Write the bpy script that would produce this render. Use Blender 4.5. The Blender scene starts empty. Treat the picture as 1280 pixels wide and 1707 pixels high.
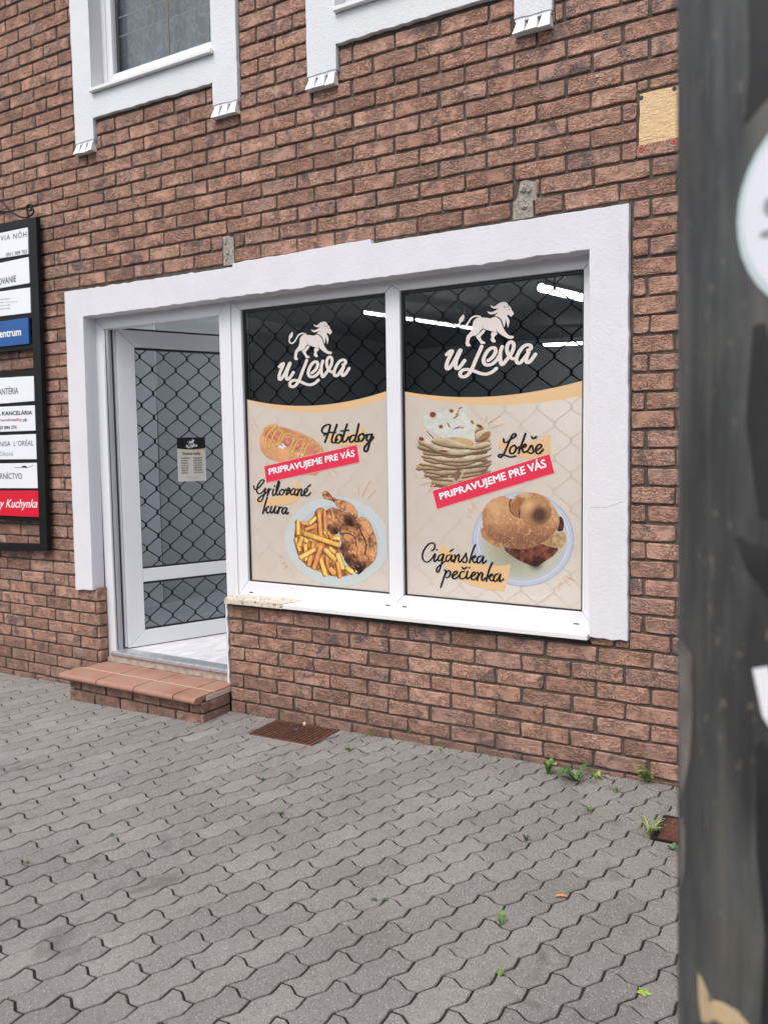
import bpy, bmesh, math, random
import numpy as np
from mathutils import Vector, Matrix
rnd = random.Random(7)
R = math.radians

# ------------------------------------------------------------------ camera, sky, sun, exposure
F, YAW, PITCH, ROLL = 1395.997, 0.536505, -0.083156, 0.014536
CAM = Vector((3.128606, -3.796934, 1.544765))
def _rot(a, b, c):
    return Matrix.Rotation(a, 3, 'Z') @ Matrix.Rotation(b, 3, 'X') @ Matrix.Rotation(c, 3, 'Y')
RM = _rot(YAW, PITCH, ROLL)            # columns: right, forward, up
scene = bpy.context.scene
C = scene.collection
cd = bpy.data.cameras.new('camera'); cam = bpy.data.objects.new('camera', cd); C.objects.link(cam)
cd.sensor_fit = 'VERTICAL'; cd.sensor_height = 36; cd.lens = 36 * F / 1707
cd.clip_start = 0.02; cd.clip_end = 500
rgt, fwd, upv = RM.col[0], RM.col[1], RM.col[2]
m = Matrix((rgt, upv, -fwd)).transposed().to_4x4(); m.translation = CAM
cam.matrix_world = m
cd.dof.use_dof = True; cd.dof.focus_distance = 4.3; cd.dof.aperture_fstop = cd.lens / 4.6
scene.camera = cam
scene.view_settings.view_transform = 'Standard'; scene.view_settings.look = 'None'
scene.view_settings.gamma = 1; scene.view_settings.use_curve_mapping = False
scene.view_settings.exposure = 0.62
SUN_EL, SUN_AZ = R(55), R(184)          # direction the light comes from (azimuth from +Y, clockwise)
w = bpy.data.worlds.new('World'); scene.world = w; w.use_nodes = True
nt = w.node_tree; nt.nodes.clear()
sky = nt.nodes.new('ShaderNodeTexSky'); sky.sky_type = 'NISHITA'; sky.sun_disc = False
sky.sun_elevation = SUN_EL; sky.sun_rotation = SUN_AZ; sky.dust_density = 4.0; sky.air_density = 1.0; sky.ozone_density = 1.2
bg = nt.nodes.new('ShaderNodeBackground'); bg.inputs[1].default_value = 0.15
wo = nt.nodes.new('ShaderNodeOutputWorld')
hs = nt.nodes.new('ShaderNodeHueSaturation'); hs.inputs['Saturation'].default_value = .62; nt.links.new(sky.outputs[0], hs.inputs['Color']); nt.links.new(hs.outputs[0], bg.inputs[0]); nt.links.new(bg.outputs[0], wo.inputs[0])
sd = bpy.data.lights.new('sun', 'SUN'); sd.energy = 0.7; sd.angle = R(30); sd.color = (1, 0.965, 0.92)
sun = bpy.data.objects.new('sun', sd); C.objects.link(sun)
sdir = Vector((math.sin(SUN_AZ) * math.cos(SUN_EL), math.cos(SUN_AZ) * math.cos(SUN_EL), math.sin(SUN_EL)))
sun.rotation_euler = sdir.to_track_quat('Z', 'Y').to_euler()

# ------------------------------------------------------------------ helpers
def ray(u, v):
    return RM @ Vector(((u - 640) / F, 1, (853.5 - v) / F))
def at(u, v, Y=0.0):
    d = ray(u, v); t = (Y - CAM.y) / d.y; return CAM + d * t
def atz(u, v, Z):
    d = ray(u, v); t = (Z - CAM.z) / d.z; return CAM + d * t
def gz(x, y): return -0.0649 + 0.02214 * x + 0.01 * y
def atg(u, v):
    d = ray(u, v); t = (gz(CAM.x, CAM.y) - CAM.z) / (d.z - 0.02214 * d.x - 0.01 * d.y); return CAM + d * t
def proj(p):
    c = RM.transposed() @ (Vector(p) - CAM)
    if c.y < 0.05: return None
    return 640 + F * c.x / c.y, 853.5 - F * c.z / c.y
def srgb(r, g, b, k=1.0):
    def f(c):
        c /= 255; return c / 12.92 if c <= .04045 else ((c + .055) / 1.055) ** 2.4
    return (f(r) * k, f(g) * k, f(b) * k, 1)

class MB:
    def __init__(s): s.v = []; s.f = []; s.mi = []
    def add(s, vs, fs, mi=0):
        o = len(s.v); s.v += [tuple(a) for a in vs]; s.f += [tuple(o + i for i in f) for f in fs]; s.mi += [mi] * len(fs)
    def box(s, x0, x1, y0, y1, z0, z1, mi=0):
        s.add([(x0,y0,z0),(x1,y0,z0),(x1,y1,z0),(x0,y1,z0),(x0,y0,z1),(x1,y0,z1),(x1,y1,z1),(x0,y1,z1)],
              [(0,3,2,1),(4,5,6,7),(0,1,5,4),(1,2,6,5),(2,3,7,6),(3,0,4,7)], mi)
    def prism(s, pts, y0, y1, mi=0, cham=0.0):
        # pts: (x,z) outline; front at y0 (towards the street), back at y1
        a = sum(pts[i][0]*pts[(i+1)%len(pts)][1]-pts[(i+1)%len(pts)][0]*pts[i][1] for i in range(len(pts)))
        if a < 0: pts = pts[::-1]
        n = len(pts)
        if cham:
            ins = inset(pts, cham)
            vs = [(p[0], y0, p[1]) for p in ins] + [(p[0], y0 + cham, p[1]) for p in pts] + [(p[0], y1, p[1]) for p in pts]
            fs = [tuple(range(n))]
            for r in (0, 1):
                for i in range(n):
                    j = (i + 1) % n; fs.append((r*n+i, r*n+n+i, r*n+n+j, r*n+j))
            fs.append(tuple(range(3*n-1, 2*n-1, -1)))
        else:
            vs = [(p[0], y0, p[1]) for p in pts] + [(p[0], y1, p[1]) for p in pts]
            fs = [tuple(range(n))] + [(i, n+i, n+(i+1)%n, (i+1)%n) for i in range(n)] + [tuple(range(2*n-1, n-1, -1))]
        s.add(vs, fs, mi)
    def tube(s, pts, r, k=6, mi=0, taper=None):
        pts = [Vector(p) for p in pts]; rings = []
        prev = None
        for i, p in enumerate(pts):
            d = (pts[min(i+1, len(pts)-1)] - pts[max(i-1, 0)]).normalized()
            if prev is None:
                a = d.orthogonal().normalized()
            else:
                a = (prev - d * prev.dot(d)).normalized()
            prev = a; b = d.cross(a)
            rr = r if taper is None else r * taper(i / (len(pts)-1))
            rings.append([p + (a * math.cos(2*math.pi*q/k) + b * math.sin(2*math.pi*q/k)) * rr for q in range(k)])
        o = [v for ring in rings for v in ring]; fs = []
        for i in range(len(rings)-1):
            for q in range(k):
                fs.append((i*k+q, i*k+(q+1)%k, (i+1)*k+(q+1)%k, (i+1)*k+q))
        fs.append(tuple(range(k))[::-1]); fs.append(tuple((len(rings)-1)*k+q for q in range(k)))
        s.add(o, fs, mi)
    def mesh(s, name, mats, smooth=False):
        me = bpy.data.meshes.new(name); me.from_pydata(s.v, [], s.f)
        for q in (mats if isinstance(mats, (list, tuple)) else [mats]): me.materials.append(q)
        if any(s.mi): me.polygons.foreach_set('material_index', s.mi)
        if smooth: me.polygons.foreach_set('use_smooth', [True]*len(s.f))
        me.update(); return me
    def build(s, name, mats, parent=None, smooth=False, **kw):
        return link(s.mesh(name, mats, smooth), name, parent, **kw)
def inset(pts, d):
    n = len(pts); out = []
    for i in range(n):
        a, b, c = Vector(pts[i-1]), Vector(pts[i]), Vector(pts[(i+1)%n])
        e1 = (b-a).normalized(); e2 = (c-b).normalized()
        n1 = Vector((-e1.y, e1.x)); n2 = Vector((-e2.y, e2.x)); q = n1 + n2
        if q.length < .1: q = n1
        else: q = q / max(q.length_squared / 2, .5)
        out.append((b.x + q.x*d, b.y + q.y*d))
    return out
def link(me, name, parent=None, label=None, cat=None, group=None, kind=None):
    o = bpy.data.objects.new(name, me); C.objects.link(o)
    if parent is not None: o.parent = parent
    tag(o, label, cat, group, kind); return o
def tag(o, label=None, cat=None, group=None, kind=None):
    if label: o['label'] = label
    if cat: o['category'] = cat
    if group: o['group'] = group
    if kind: o['kind'] = kind
def empty(name, label=None, cat=None, group=None, kind=None, loc=(0,0,0)):
    o = bpy.data.objects.new(name, None); o.empty_display_size = .1; C.objects.link(o); o.location = loc
    tag(o, label, cat, group, kind); return o
def at_base(root, loc):
    """move an empty to the base of its thing while its parts stay where they stand"""
    root.location = loc
    for c in C.objects:
        if c.parent is root: c.location = Vector(c.location) - Vector(loc)

# ------------------------------------------------------------------ materials
class MN:
    def __init__(s, name):
        s.m = bpy.data.materials.new(name); s.m.use_nodes = True; s.t = s.m.node_tree
        s.b = s.t.nodes['Principled BSDF']; s.out = s.t.nodes['Material Output']
    def n(s, t, **kw):
        q = s.t.nodes.new(t)
        for k, v in kw.items(): setattr(q, k, v)
        return q
    def l(s, a, b): s.t.links.new(a, b)
    def val(s, sock, v):
        if isinstance(v, (int, float, tuple, list)): sock.default_value = v
        else: s.l(v, sock)
    def noise(s, vec, scale, detail=4, rough=.55, dist=0.0, dim='3D'):
        q = s.n('ShaderNodeTexNoise'); q.inputs['Scale'].default_value = scale; q.inputs['Detail'].default_value = detail
        q.inputs['Roughness'].default_value = rough; q.inputs['Distortion'].default_value = dist
        if vec is not None: s.l(vec, q.inputs['Vector'])
        return q.outputs['Fac']
    def ramp(s, fac, stops):
        q = s.n('ShaderNodeValToRGB'); e = q.color_ramp.elements
        while len(e) < len(stops): e.new(.5)
        for el, (p, c) in zip(e, stops):
            el.position = p; el.color = c if len(c) == 4 else (*c, 1)
        s.l(fac, q.inputs[0]); return q.outputs[0]
    def mix(s, fac, a, b, mode='MIX'):
        q = s.n('ShaderNodeMix', data_type='RGBA', blend_type=mode)
        s.val(q.inputs[0], fac); s.val(q.inputs[6], a); s.val(q.inputs[7], b); return q.outputs[2]
    def math(s, op, a, b=0.0, clamp=False):
        q = s.n('ShaderNodeMath', operation=op); q.use_clamp = clamp; s.val(q.inputs[0], a); s.val(q.inputs[1], b); return q.outputs[0]
    def mapr(s, v, a, b, c, d):
        q = s.n('ShaderNodeMapRange'); s.l(v, q.inputs[0])
        for i, x in enumerate((a, b, c, d)): q.inputs[i+1].default_value = x
        return q.outputs[0]
    def bump(s, h, strength=.5, dist=.01, nrm=None):
        q = s.n('ShaderNodeBump'); q.inputs['Strength'].default_value = strength; q.inputs['Distance'].default_value = dist
        s.l(h, q.inputs['Height'])
        if nrm is not None: s.l(nrm, q.inputs['Normal'])
        return q.outputs[0]
    def pos(s, scale=(1,1,1), off=None):
        g = s.n('ShaderNodeNewGeometry'); mp = s.n('ShaderNodeMapping'); s.l(g.outputs['Position'], mp.inputs[0])
        mp.inputs['Scale'].default_value = scale
        if off is not None: s.l(off, mp.inputs['Location'])
        return mp.outputs[0]
    def color(s, c): s.val(s.b.inputs['Base Color'], c)
    def rough(s, r): s.val(s.b.inputs['Roughness'], r)
    def spec(s, r): s.b.inputs['Specular IOR Level'].default_value = r
    def normal(s, n): s.l(n, s.b.inputs['Normal'])

def simple(name, col, rough=.5, var=.08, nscale=30, bumpd=0.0, spec=.5, metal=0.0, bscale=None):
    q = MN(name); p = q.pos()
    n = q.noise(p, nscale, 5)
    k = q.mapr(n, .3, .7, 1-var, 1+var)
    vm = q.n('ShaderNodeVectorMath', operation='SCALE'); vm.inputs[0].default_value = col[:3]; q.l(k, vm.inputs['Scale'])
    q.color(vm.outputs[0]); q.rough(rough); q.spec(spec); q.b.inputs['Metallic'].default_value = metal
    if bumpd: q.normal(q.bump(q.noise(p, bscale or nscale*4, 4), .6, bumpd))
    return q.m

def brick_mat(name, per_object):
    q = MN(name)
    if per_object:
        oi = q.n('ShaderNodeObjectInfo'); r = oi.outputs['Random']
    else:
        a = q.n('ShaderNodeAttribute', attribute_name='rnd'); r = a.outputs['Fac']
    r2 = q.math('FRACT', q.math('MULTIPLY', r, 17.31)); r3 = q.math('FRACT', q.math('MULTIPLY', r, 53.7))
    cmb = q.n('ShaderNodeCombineXYZ'); q.l(q.math('MULTIPLY', r, 40), cmb.inputs[0]); q.l(q.math('MULTIPLY', r2, 40), cmb.inputs[1])
    p = q.pos((1,1,1), cmb.outputs[0])
    base = q.ramp(r2, [(0, srgb(163,126,109)), (.3, srgb(184,143,123)), (.65, srgb(198,157,137)), (1, srgb(174,141,127))])
    big = q.noise(p, 9, 3, .6)
    base = q.mix(q.mapr(big, .35, .7, 0, .6), base, srgb(160,125,110))
    # firing smudges, dark violet grey, on some bricks only
    sm = q.noise(p, 10, 3, .6, .6)
    thr = q.mapr(r3, 0, 1, .50, .68)
    d = q.math('MULTIPLY', q.math('SUBTRACT', sm, thr), 9, True)
    base = q.mix(q.math('MULTIPLY', d, .8), base, srgb(112,98,98))
    whole = q.math('GREATER_THAN', r3, .90)
    base = q.mix(q.math('MULTIPLY', whole, .45), base, srgb(138,108,96))
    # grime low on the wall
    g = q.n('ShaderNodeNewGeometry'); sx = q.n('ShaderNodeSeparateXYZ'); q.l(g.outputs['Position'], sx.inputs[0])
    low = q.mapr(sx.outputs[2], -.08, .22, 1.3, 0)
    low = q.math('MULTIPLY', low, q.mapr(q.noise(q.pos(), 6, 4), .3, .65, .2, 1), True)
    base = q.mix(q.math('MULTIPLY', low, .55), base, srgb(112,92,84))
    # hand-moulded folds
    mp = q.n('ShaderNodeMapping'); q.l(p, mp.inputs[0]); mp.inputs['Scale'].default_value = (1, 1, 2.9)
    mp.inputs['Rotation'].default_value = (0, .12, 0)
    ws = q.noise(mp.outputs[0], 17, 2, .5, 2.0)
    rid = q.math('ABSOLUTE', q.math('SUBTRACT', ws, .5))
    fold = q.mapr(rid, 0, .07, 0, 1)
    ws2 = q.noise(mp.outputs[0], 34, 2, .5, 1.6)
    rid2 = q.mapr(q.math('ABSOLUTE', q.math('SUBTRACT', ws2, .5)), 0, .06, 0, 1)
    fine = q.noise(p, 260, 4, .7)
    amt = q.mapr(q.noise(p, 12, 2), .32, .55, .15, 1)
    h = q.math('ADD', q.math('MULTIPLY', q.math('ADD', fold, q.math('MULTIPLY', rid2, .25)), amt), q.math('MULTIPLY', fine, .08))
    h = q.math('ADD', h, q.math('MULTIPLY', q.noise(p, 18, 2), 1.2))
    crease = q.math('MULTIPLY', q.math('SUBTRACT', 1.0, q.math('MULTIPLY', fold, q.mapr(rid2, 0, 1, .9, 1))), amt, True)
    base = q.mix(q.math('MULTIPLY', crease, .55), base, srgb(104,79,69))  # shade of the folds mixed into the base colour along the creases
    base = q.mix(.14, base, q.ramp(fine, [(.3, (.36,.36,.36)), (.7, (.64,.64,.64))]), 'OVERLAY')
    q.color(base); q.rough(.88); q.spec(.25)
    q.normal(q.bump(h, 1.0, .0056))
    return q.m
M = {}
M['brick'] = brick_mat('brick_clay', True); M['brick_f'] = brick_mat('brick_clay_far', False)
def mortar():
    q = MN('mortar'); p = q.pos(); n = q.noise(p, 25, 5, .6); f = q.noise(p, 300, 3, .7)
    c = q.ramp(n, [(.3, srgb(74,67,62)), (.55, srgb(92,84,77)), (.75, srgb(108,99,90))])
    q.color(c); q.rough(.95); q.spec(.2); q.normal(q.bump(q.math('ADD', q.math('MULTIPLY', f, .5), n), 1, .004)); return q.m
M['mortar'] = mortar()
def plaster(name, col, dirty=True, sc=220, bd=.0022):
    q = MN(name); p = q.pos(); n = q.noise(p, 3.2, 5, .6)
    st = q.noise(q.pos((1, 1, 1)), sc, 2, .5); st2 = q.noise(p, 60, 3, .6)
    dk = tuple(c * .88 for c in col[:3]) + (1,)
    c = q.mix(q.mapr(n, .42, .75, 0, .55 if dirty else .2), col, dk)
    if dirty:
        sp = q.mapr(q.noise(p, 45, 4, .75), .66, .72, 0, .4); c = q.mix(sp, c, srgb(160,156,150))
    q.color(c); q.rough(.9); q.spec(.2)
    q.normal(q.bump(q.math('ADD', st, q.math('MULTIPLY', st2, 1.0)), .75, bd)); return q.m
M['plaster'] = plaster('white_plaster', (.70,.70,.735,1))
M['plaster_up'] = plaster('upper_white_plaster', (.70,.72,.745,1), True, 160, .003)
M['reveal'] = plaster('grey_reveal_plaster', (.62,.61,.62,1), True, 160)
def pvc(name, col, rough=.28):
    q = MN(name); p = q.pos((.6,.6,.6)); n = q.noise(p, 5, 5, .6)
    sp = q.mapr(q.noise(p, 70, 3, .7), .70, .76, 0, .35)
    c = q.mix(q.mapr(n, .45, .75, 0, .5), col, tuple(x*.93 for x in col[:3])+(1,))
    c = q.mix(sp, c, srgb(150,146,140)); q.color(c); q.rough(rough); return q.m
M['pvc'] = pvc('white_upvc', (.74,.75,.785,1)); M['sill'] = pvc('white_sill_metal', (.76,.755,.75,1), .4)
M['gasket'] = simple('black_rubber', (.008,.008,.009), .45, .2)
M['wire'] = simple('black_wire_paint', (.006,.0065,.008), .4, .2)
M['blacksteel'] = simple('black_painted_steel', (.006,.0065,.007), .5, .3, 12, 0, .3)
M['grey_line'] = simple('grey_joint_sealant', (.25,.25,.25), .8)  # one plain grey for the crack, pane spacers and interior tile bed
def paver_mat(name, per_object):
    q = MN(name); p = q.pos()
    if per_object: r = q.n('ShaderNodeObjectInfo').outputs['Random']
    else: r = q.n('ShaderNodeAttribute', attribute_name='rnd').outputs['Fac']
    base = q.ramp(r, [(0, srgb(140,138,134)), (.5, srgb(150,147,143)), (1, srgb(159,155,150))])
    n = q.noise(p, 2.2, 4, .6); base = q.mix(q.mapr(n, .35, .7, 0, .6), base, srgb(128,123,119))
    n2 = q.noise(p, 30, 3); base = q.mix(q.mapr(n2, .5, .75, 0, .35), base, srgb(122,112,106))
    vo = q.n('ShaderNodeTexVoronoi'); vo.inputs['Scale'].default_value = 200; q.l(p, vo.inputs['Vector'])
    sc = q.n('ShaderNodeSeparateColor'); q.l(vo.outputs['Color'], sc.inputs[0])
    dotm = q.mapr(vo.outputs['Distance'], .25, .5, 1, 0)
    lite = q.math('MULTIPLY', q.math('GREATER_THAN', sc.outputs[0], .82), dotm)
    dark = q.math('MULTIPLY', q.math('GREATER_THAN', sc.outputs[1], .80), dotm)
    base = q.mix(q.math('MULTIPLY', lite, .75), base, srgb(205,200,194)); base = q.mix(q.math('MULTIPLY', dark, .7), base, srgb(70,64,60))
    gr = q.noise(p, 420, 3, .7); base = q.mix(.8, base, q.ramp(gr, [(.3, (.33,.33,.33)), (.7, (.67,.67,.67))]), 'OVERLAY')
    st = q.mapr(q.noise(p, 5, 4, .6, .6), .60, .74, 0, .45); base = q.mix(st, base, srgb(84,78,74))
    q.color(base); q.rough(.92); q.spec(.25)
    q.normal(q.bump(q.math('ADD', gr, q.math('MULTIPLY', n2, .6)), 1, .004)); return q.m
M['paver'] = paver_mat('concrete_paver', True); M['paver_f'] = paver_mat('concrete_paver_far', False)
def sandm():
    q = MN('joint_dirt'); p = q.pos(); n = q.noise(p, 14, 4); g = q.noise(p, 300, 3, .7)
    c = q.ramp(n, [(.35, srgb(50,45,40)), (.6, srgb(66,59,52)), (.78, srgb(72,74,48))]); q.color(c); q.rough(1); q.spec(.1)
    q.normal(q.bump(g, 1, .004)); return q.m
M['dirt'] = sandm()
M['terra'] = simple('terracotta', srgb(186,122,94), .62, .22, 9, .0012, .35)
def terra():
    q = MN('worn_terracotta'); p = q.pos(); n = q.noise(p, 7, 5, .65); f = q.noise(p, 160, 4, .7)
    c = q.ramp(n, [(.3, srgb(146,106,90)), (.5, srgb(162,121,103)), (.66, srgb(156,129,115)), (.82, srgb(136,122,114))])
    c = q.mix(.35, c, q.ramp(f, [(.3, (.35,.35,.35)), (.7, (.65,.65,.65))]), 'OVERLAY')
    q.color(c); q.rough(.6); q.spec(.35); q.normal(q.bump(q.math('ADD', f, n), .6, .0015)); return q.m
M['terra'] = terra()
M['grout'] = simple('pale_grout', srgb(205,186,172), .9, .2, 60, .001)
M['concrete'] = simple('rough_concrete', srgb(168,156,146), .95, .25, 30, .003, .2)
M['alu'] = simple('aluminium_threshold', (.55,.56,.60), .35, .15, 20, 0, .5, .7)
M['rust'] = simple('rusty_iron', srgb(96,62,50), .8, .45, 40, .002, .3)
M['rustdark'] = simple('dark_rusty_pit', srgb(30,22,19), .95, .4, 30)
def patchm():
    q = MN('rough_mortar_patch'); p = q.pos(); n = q.noise(p, 60, 5, .7); f = q.noise(p, 22, 3, .6, .5)
    c = q.ramp(n, [(.3, srgb(120,114,106)), (.55, srgb(168,160,150)), (.8, srgb(188,182,172))])
    q.color(c); q.rough(.95); q.normal(q.bump(q.math('ADD', n, f), 1, .01)); return q.m
M['patch'] = patchm()
def yellow():
    q = MN('ochre_render'); p = q.pos((1,1,1.8)); n = q.noise(p, 55, 4, .6, .5); c = q.ramp(q.noise(p, 20, 3), [(.3, srgb(210,178,136)), (.7, srgb(222,192,150))])
    q.color(c); q.rough(.85); q.normal(q.bump(n, 1, .007)); return q.m
M['yellow'] = yellow()
def flat(name, c, rough=.35, film=0.0, spec=.5, emit=None):
    """printed film: opaque ink, with the small holes of perforated window film as an even share of transparency"""
    q = MN(name); q.color(c); q.rough(rough); q.spec(spec)
    if film:
        t = q.n('ShaderNodeBsdfTransparent'); mx = q.n('ShaderNodeMixShader'); mx.inputs[0].default_value = film
        q.l(q.b.outputs[0], mx.inputs[1]); q.l(t.outputs[0], mx.inputs[2]); q.l(mx.outputs[0], q.out.inputs[0])
    if emit: q.b.inputs['Emission Color'].default_value = c; q.b.inputs['Emission Strength'].default_value = emit
    return q.m
M['film_beige'] = flat('beige_print_film', srgb(226,211,195), .3, .32)
M['film_black'] = flat('black_tint_film', (.003,.0035,.0045,1), .08, .12, .22)
M['ink_gold'] = flat('gold_ink', srgb(219,182,135), .35, .05)
M['ink_logo'] = flat('pale_logo_ink', srgb(216,207,201), .35)
M['ink_black'] = flat('black_ink', (.008,.008,.008,1), .35)
M['ink_red'] = flat('red_ink', srgb(216,46,76), .4)
M['ink_pink'] = flat('pink_edge_ink', srgb(240,170,165), .4)
M['ink_white'] = flat('white_ink', (.82,.82,.84,1), .4)
M['ink_spark'] = flat('tan_spark_ink', srgb(208,165,130), .4)
def vcol():
    q = MN('printed_photo_ink'); a = q.n('ShaderNodeAttribute', attribute_name='ink'); q.color(a.outputs['Color']); q.rough(.35); return q.m
M['ink_photo'] = vcol()
def glass(name, tint=(.85,.88,.88,1), refl=1.0):
    q = MN(name); t = q.n('ShaderNodeBsdfTransparent'); t.inputs[0].default_value = tint
    g = q.n('ShaderNodeBsdfGlossy'); g.inputs['Roughness'].default_value = .01
    fr = q.n('ShaderNodeFresnel'); fr.inputs[0].default_value = 1.5
    mx = q.n('ShaderNodeMixShader'); q.l(q.math('MULTIPLY', fr.outputs[0], 1.6*refl, True), mx.inputs[0])
    q.l(t.outputs[0], mx.inputs[1]); q.l(g.outputs[0], mx.inputs[2]); q.l(mx.outputs[0], q.out.inputs[0]); return q.m
M['glass'] = glass('window_glass', (.85,.88,.88,1), .6); M['glass_door'] = glass('door_glass', (.62,.64,.67,1), 1.0)
M['glass_in'] = glass('shop_window_glass', (.9,.92,.92,1), .5)
M['wall_in'] = simple('interior_wall_paint', (.60,.62,.64), .8, .05, 2)
M['wall_in2'] = simple('interior_grey_panel', (.36,.375,.39), .6, .05, 2)
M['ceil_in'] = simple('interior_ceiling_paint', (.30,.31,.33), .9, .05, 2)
def tile():
    q = MN('white_floor_tile'); p = q.pos((1,.5,1)); n = q.noise(p, 4, 5, .6, 1.2)
    c = q.ramp(n, [(.4, (.72,.72,.75)), (.55, (.60,.60,.64)), (.6, (.74,.74,.77))]); q.color(c); q.rough(.25); return q.m
M['tile'] = tile()
M['lamp'] = flat('fluorescent_tube', (.95,.98,1,1), .5, 0, .5, 75.0)
M['gold'] = simple('gold_muntin', srgb(196,182,140), .4, .1)
M['straw'] = simple('straw', srgb(222,206,150), .7, .2)
def curtain():
    q = MN('patterned_grey_curtain'); p = q.pos((1,1,.6)); n = q.noise(p, 9, 1, .4, 2.2)
    c = q.ramp(n, [(.42, srgb(186,193,198)), (.5, srgb(214,218,221)), (.58, srgb(188,194,199))]); q.color(c); q.rough(.9); return q.m
M['curtain'] = curtain()
def polem():
    q = MN('weathered_dark_paint'); p = q.pos((1,1,.35)); n = q.noise(p, 13, 4, .62); n2 = q.noise(p, 60, 4, .6)
    c = q.ramp(n, [(.30, srgb(44,44,43)), (.46, srgb(68,69,68)), (.6, srgb(88,89,86)), (.74, srgb(96,88,77))])
    c = q.mix(q.mapr(n2, .4, .75, 0, .5), c, srgb(60,60,58))
    st = q.noise(q.pos((1,1,.07)), 55, 3, .6); c = q.mix(q.mapr(st, .5, .72, 0, .7), c, srgb(104,100,92)); c = q.mix(q.mapr(st, .45, .30, 0, .6), c, srgb(34,34,33))
    sc_ = q.noise(q.pos((1,1,.5)), 110, 4, .7); c = q.mix(q.mapr(sc_, .62, .68, 0, .6), c, srgb(128,120,108)); q.color(c); q.rough(.55); q.normal(q.bump(n2, .5, .002)); return q.m
M['pole'] = polem()
M['chip_tan'] = simple('bare_primer', srgb(196,172,136), .7, .15, 60); M['chip_pale'] = simple('pale_scuffed_paint', srgb(122,115,108), .8, .45, 25)
def leafm(name, a, b):
    q = MN(name); n = q.noise(q.pos(), 60, 3); q.color(q.ramp(n, [(.3, a), (.7, b)])); q.rough(.55)
    q.b.inputs['Subsurface Weight'].default_value = 0; return q.m
M['leaf'] = leafm('green_weed_leaf', srgb(72,104,44), srgb(104,140,58)); M['leaf_lt'] = leafm('light_green_leaf', srgb(128,158,66), srgb(158,180,84))
M['leaf_dk'] = leafm('dark_green_leaf', srgb(58,84,52), srgb(84,112,66)); M['dry'] = leafm('dry_straw_leaf', srgb(170,160,110), srgb(196,190,150))
M['orange'] = leafm('orange_dry_leaf', srgb(196,112,66), srgb(216,150,96)); M['maroon'] = simple('dark_soil_litter', srgb(62,44,38), .95, .4, 80)
M['blue_lid'] = flat('blue_plastic', srgb(80,90,170), .4)
M['asphalt'] = simple('street_asphalt', (.06,.06,.062), .9, .3, 8, .003)
M['white_plate'] = pvc('white_sign_plate', (.80,.82,.86,1), .35)
M['blue_plate'] = flat('blue_sign_plate', srgb(24,84,150), .35); M['red_plate'] = flat('red_sign_plate', srgb(214,20,50), .35)
M['ink_grey'] = flat('grey_lettering', srgb(88,92,98), .5); M['ink_soft'] = flat('faint_grey_lettering', srgb(150,152,158), .5)
M['ink_rust'] = flat('brown_red_lettering', srgb(160,84,74), .5)
M['plug_red'] = flat('red_wall_plug', srgb(196,70,52), .5)
M['sticker'] = flat('white_sticker', (.76,.77,.83,1), .4); M['sticker_rim'] = flat('pale_green_sticker_rim', srgb(196,212,214), .4)
M['opp'] = simple('opposite_house_render', (.16,.15,.13), .9, .2, 1); M['opp_dark'] = simple('opposite_dark_window', (.02,.022,.025), .2, .1)
M['opp_tree'] = leafm('opposite_foliage', srgb(46,62,34), srgb(66,84,46))

# ------------------------------------------------------------------ ground and pavement
RHO = 3.01198 / 12
g = MB(); g.add([(-60,-60,gz(-60,-60)-.03-.5),(60,-60,gz(60,-60)-.03),(60,60,gz(60,60)-.03),(-60,60,gz(-60,60)-.03-.5)], [(0,1,2,3)])
g.v = [(x, y, gz(x if abs(x) < 8 else math.copysign(8, x), max(min(y, 1), -6)) - .05) for x in (-60,-8,8,60) for y in (-60,-6,1,60)]
g.f = [(i*4+j, (i+1)*4+j, (i+1)*4+j+1, i*4+j+1) for i in range(3) for j in range(3)]; g.mi = [0]*9
g.build('ground', M['asphalt'], kind='structure')
PX0, PX1, PY0 = -5.2, 4.4, -3.3
pv = empty('pavement', kind='structure')
b = MB(); nx, ny = 24, 9
for i in range(nx+1):
    for j in range(ny+1):
        x = PX0 - .05 + (PX1-PX0+.1)*i/nx; y = PY0 - .05 + (.1-PY0)*j/ny; b.v.append((x, y, gz(x, y)-.0052 + rnd.uniform(-.0008,.0008)))
b.f = [(i*(ny+1)+j, (i+1)*(ny+1)+j, (i+1)*(ny+1)+j+1, i*(ny+1)+j+1) for i in range(nx) for j in range(ny)]; b.mi = [0]*len(b.f)
b.build('joint_bed', M['dirt'], pv)
CX = (2.32659, .13932, .06414, .00018, .00065, .00057); CY = (-1.19443, .07913, .20495, -.00046, -.00074, -.00022)
def lat(i, j):
    t = (1, i, j, i*i, i*j, j*j); return Vector((sum(a*b for a, b in zip(CX, t)), sum(a*b for a, b in zip(CY, t))))
L0, W0 = .2167, .1088
def wave(s):                              # trapezoid wave, period L/2
    t = ((s - .029) / (L0/2)) % 1.0
    v = math.sin(2*math.pi*t); return .0095 * max(-1, min(1, v*1.12))
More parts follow.
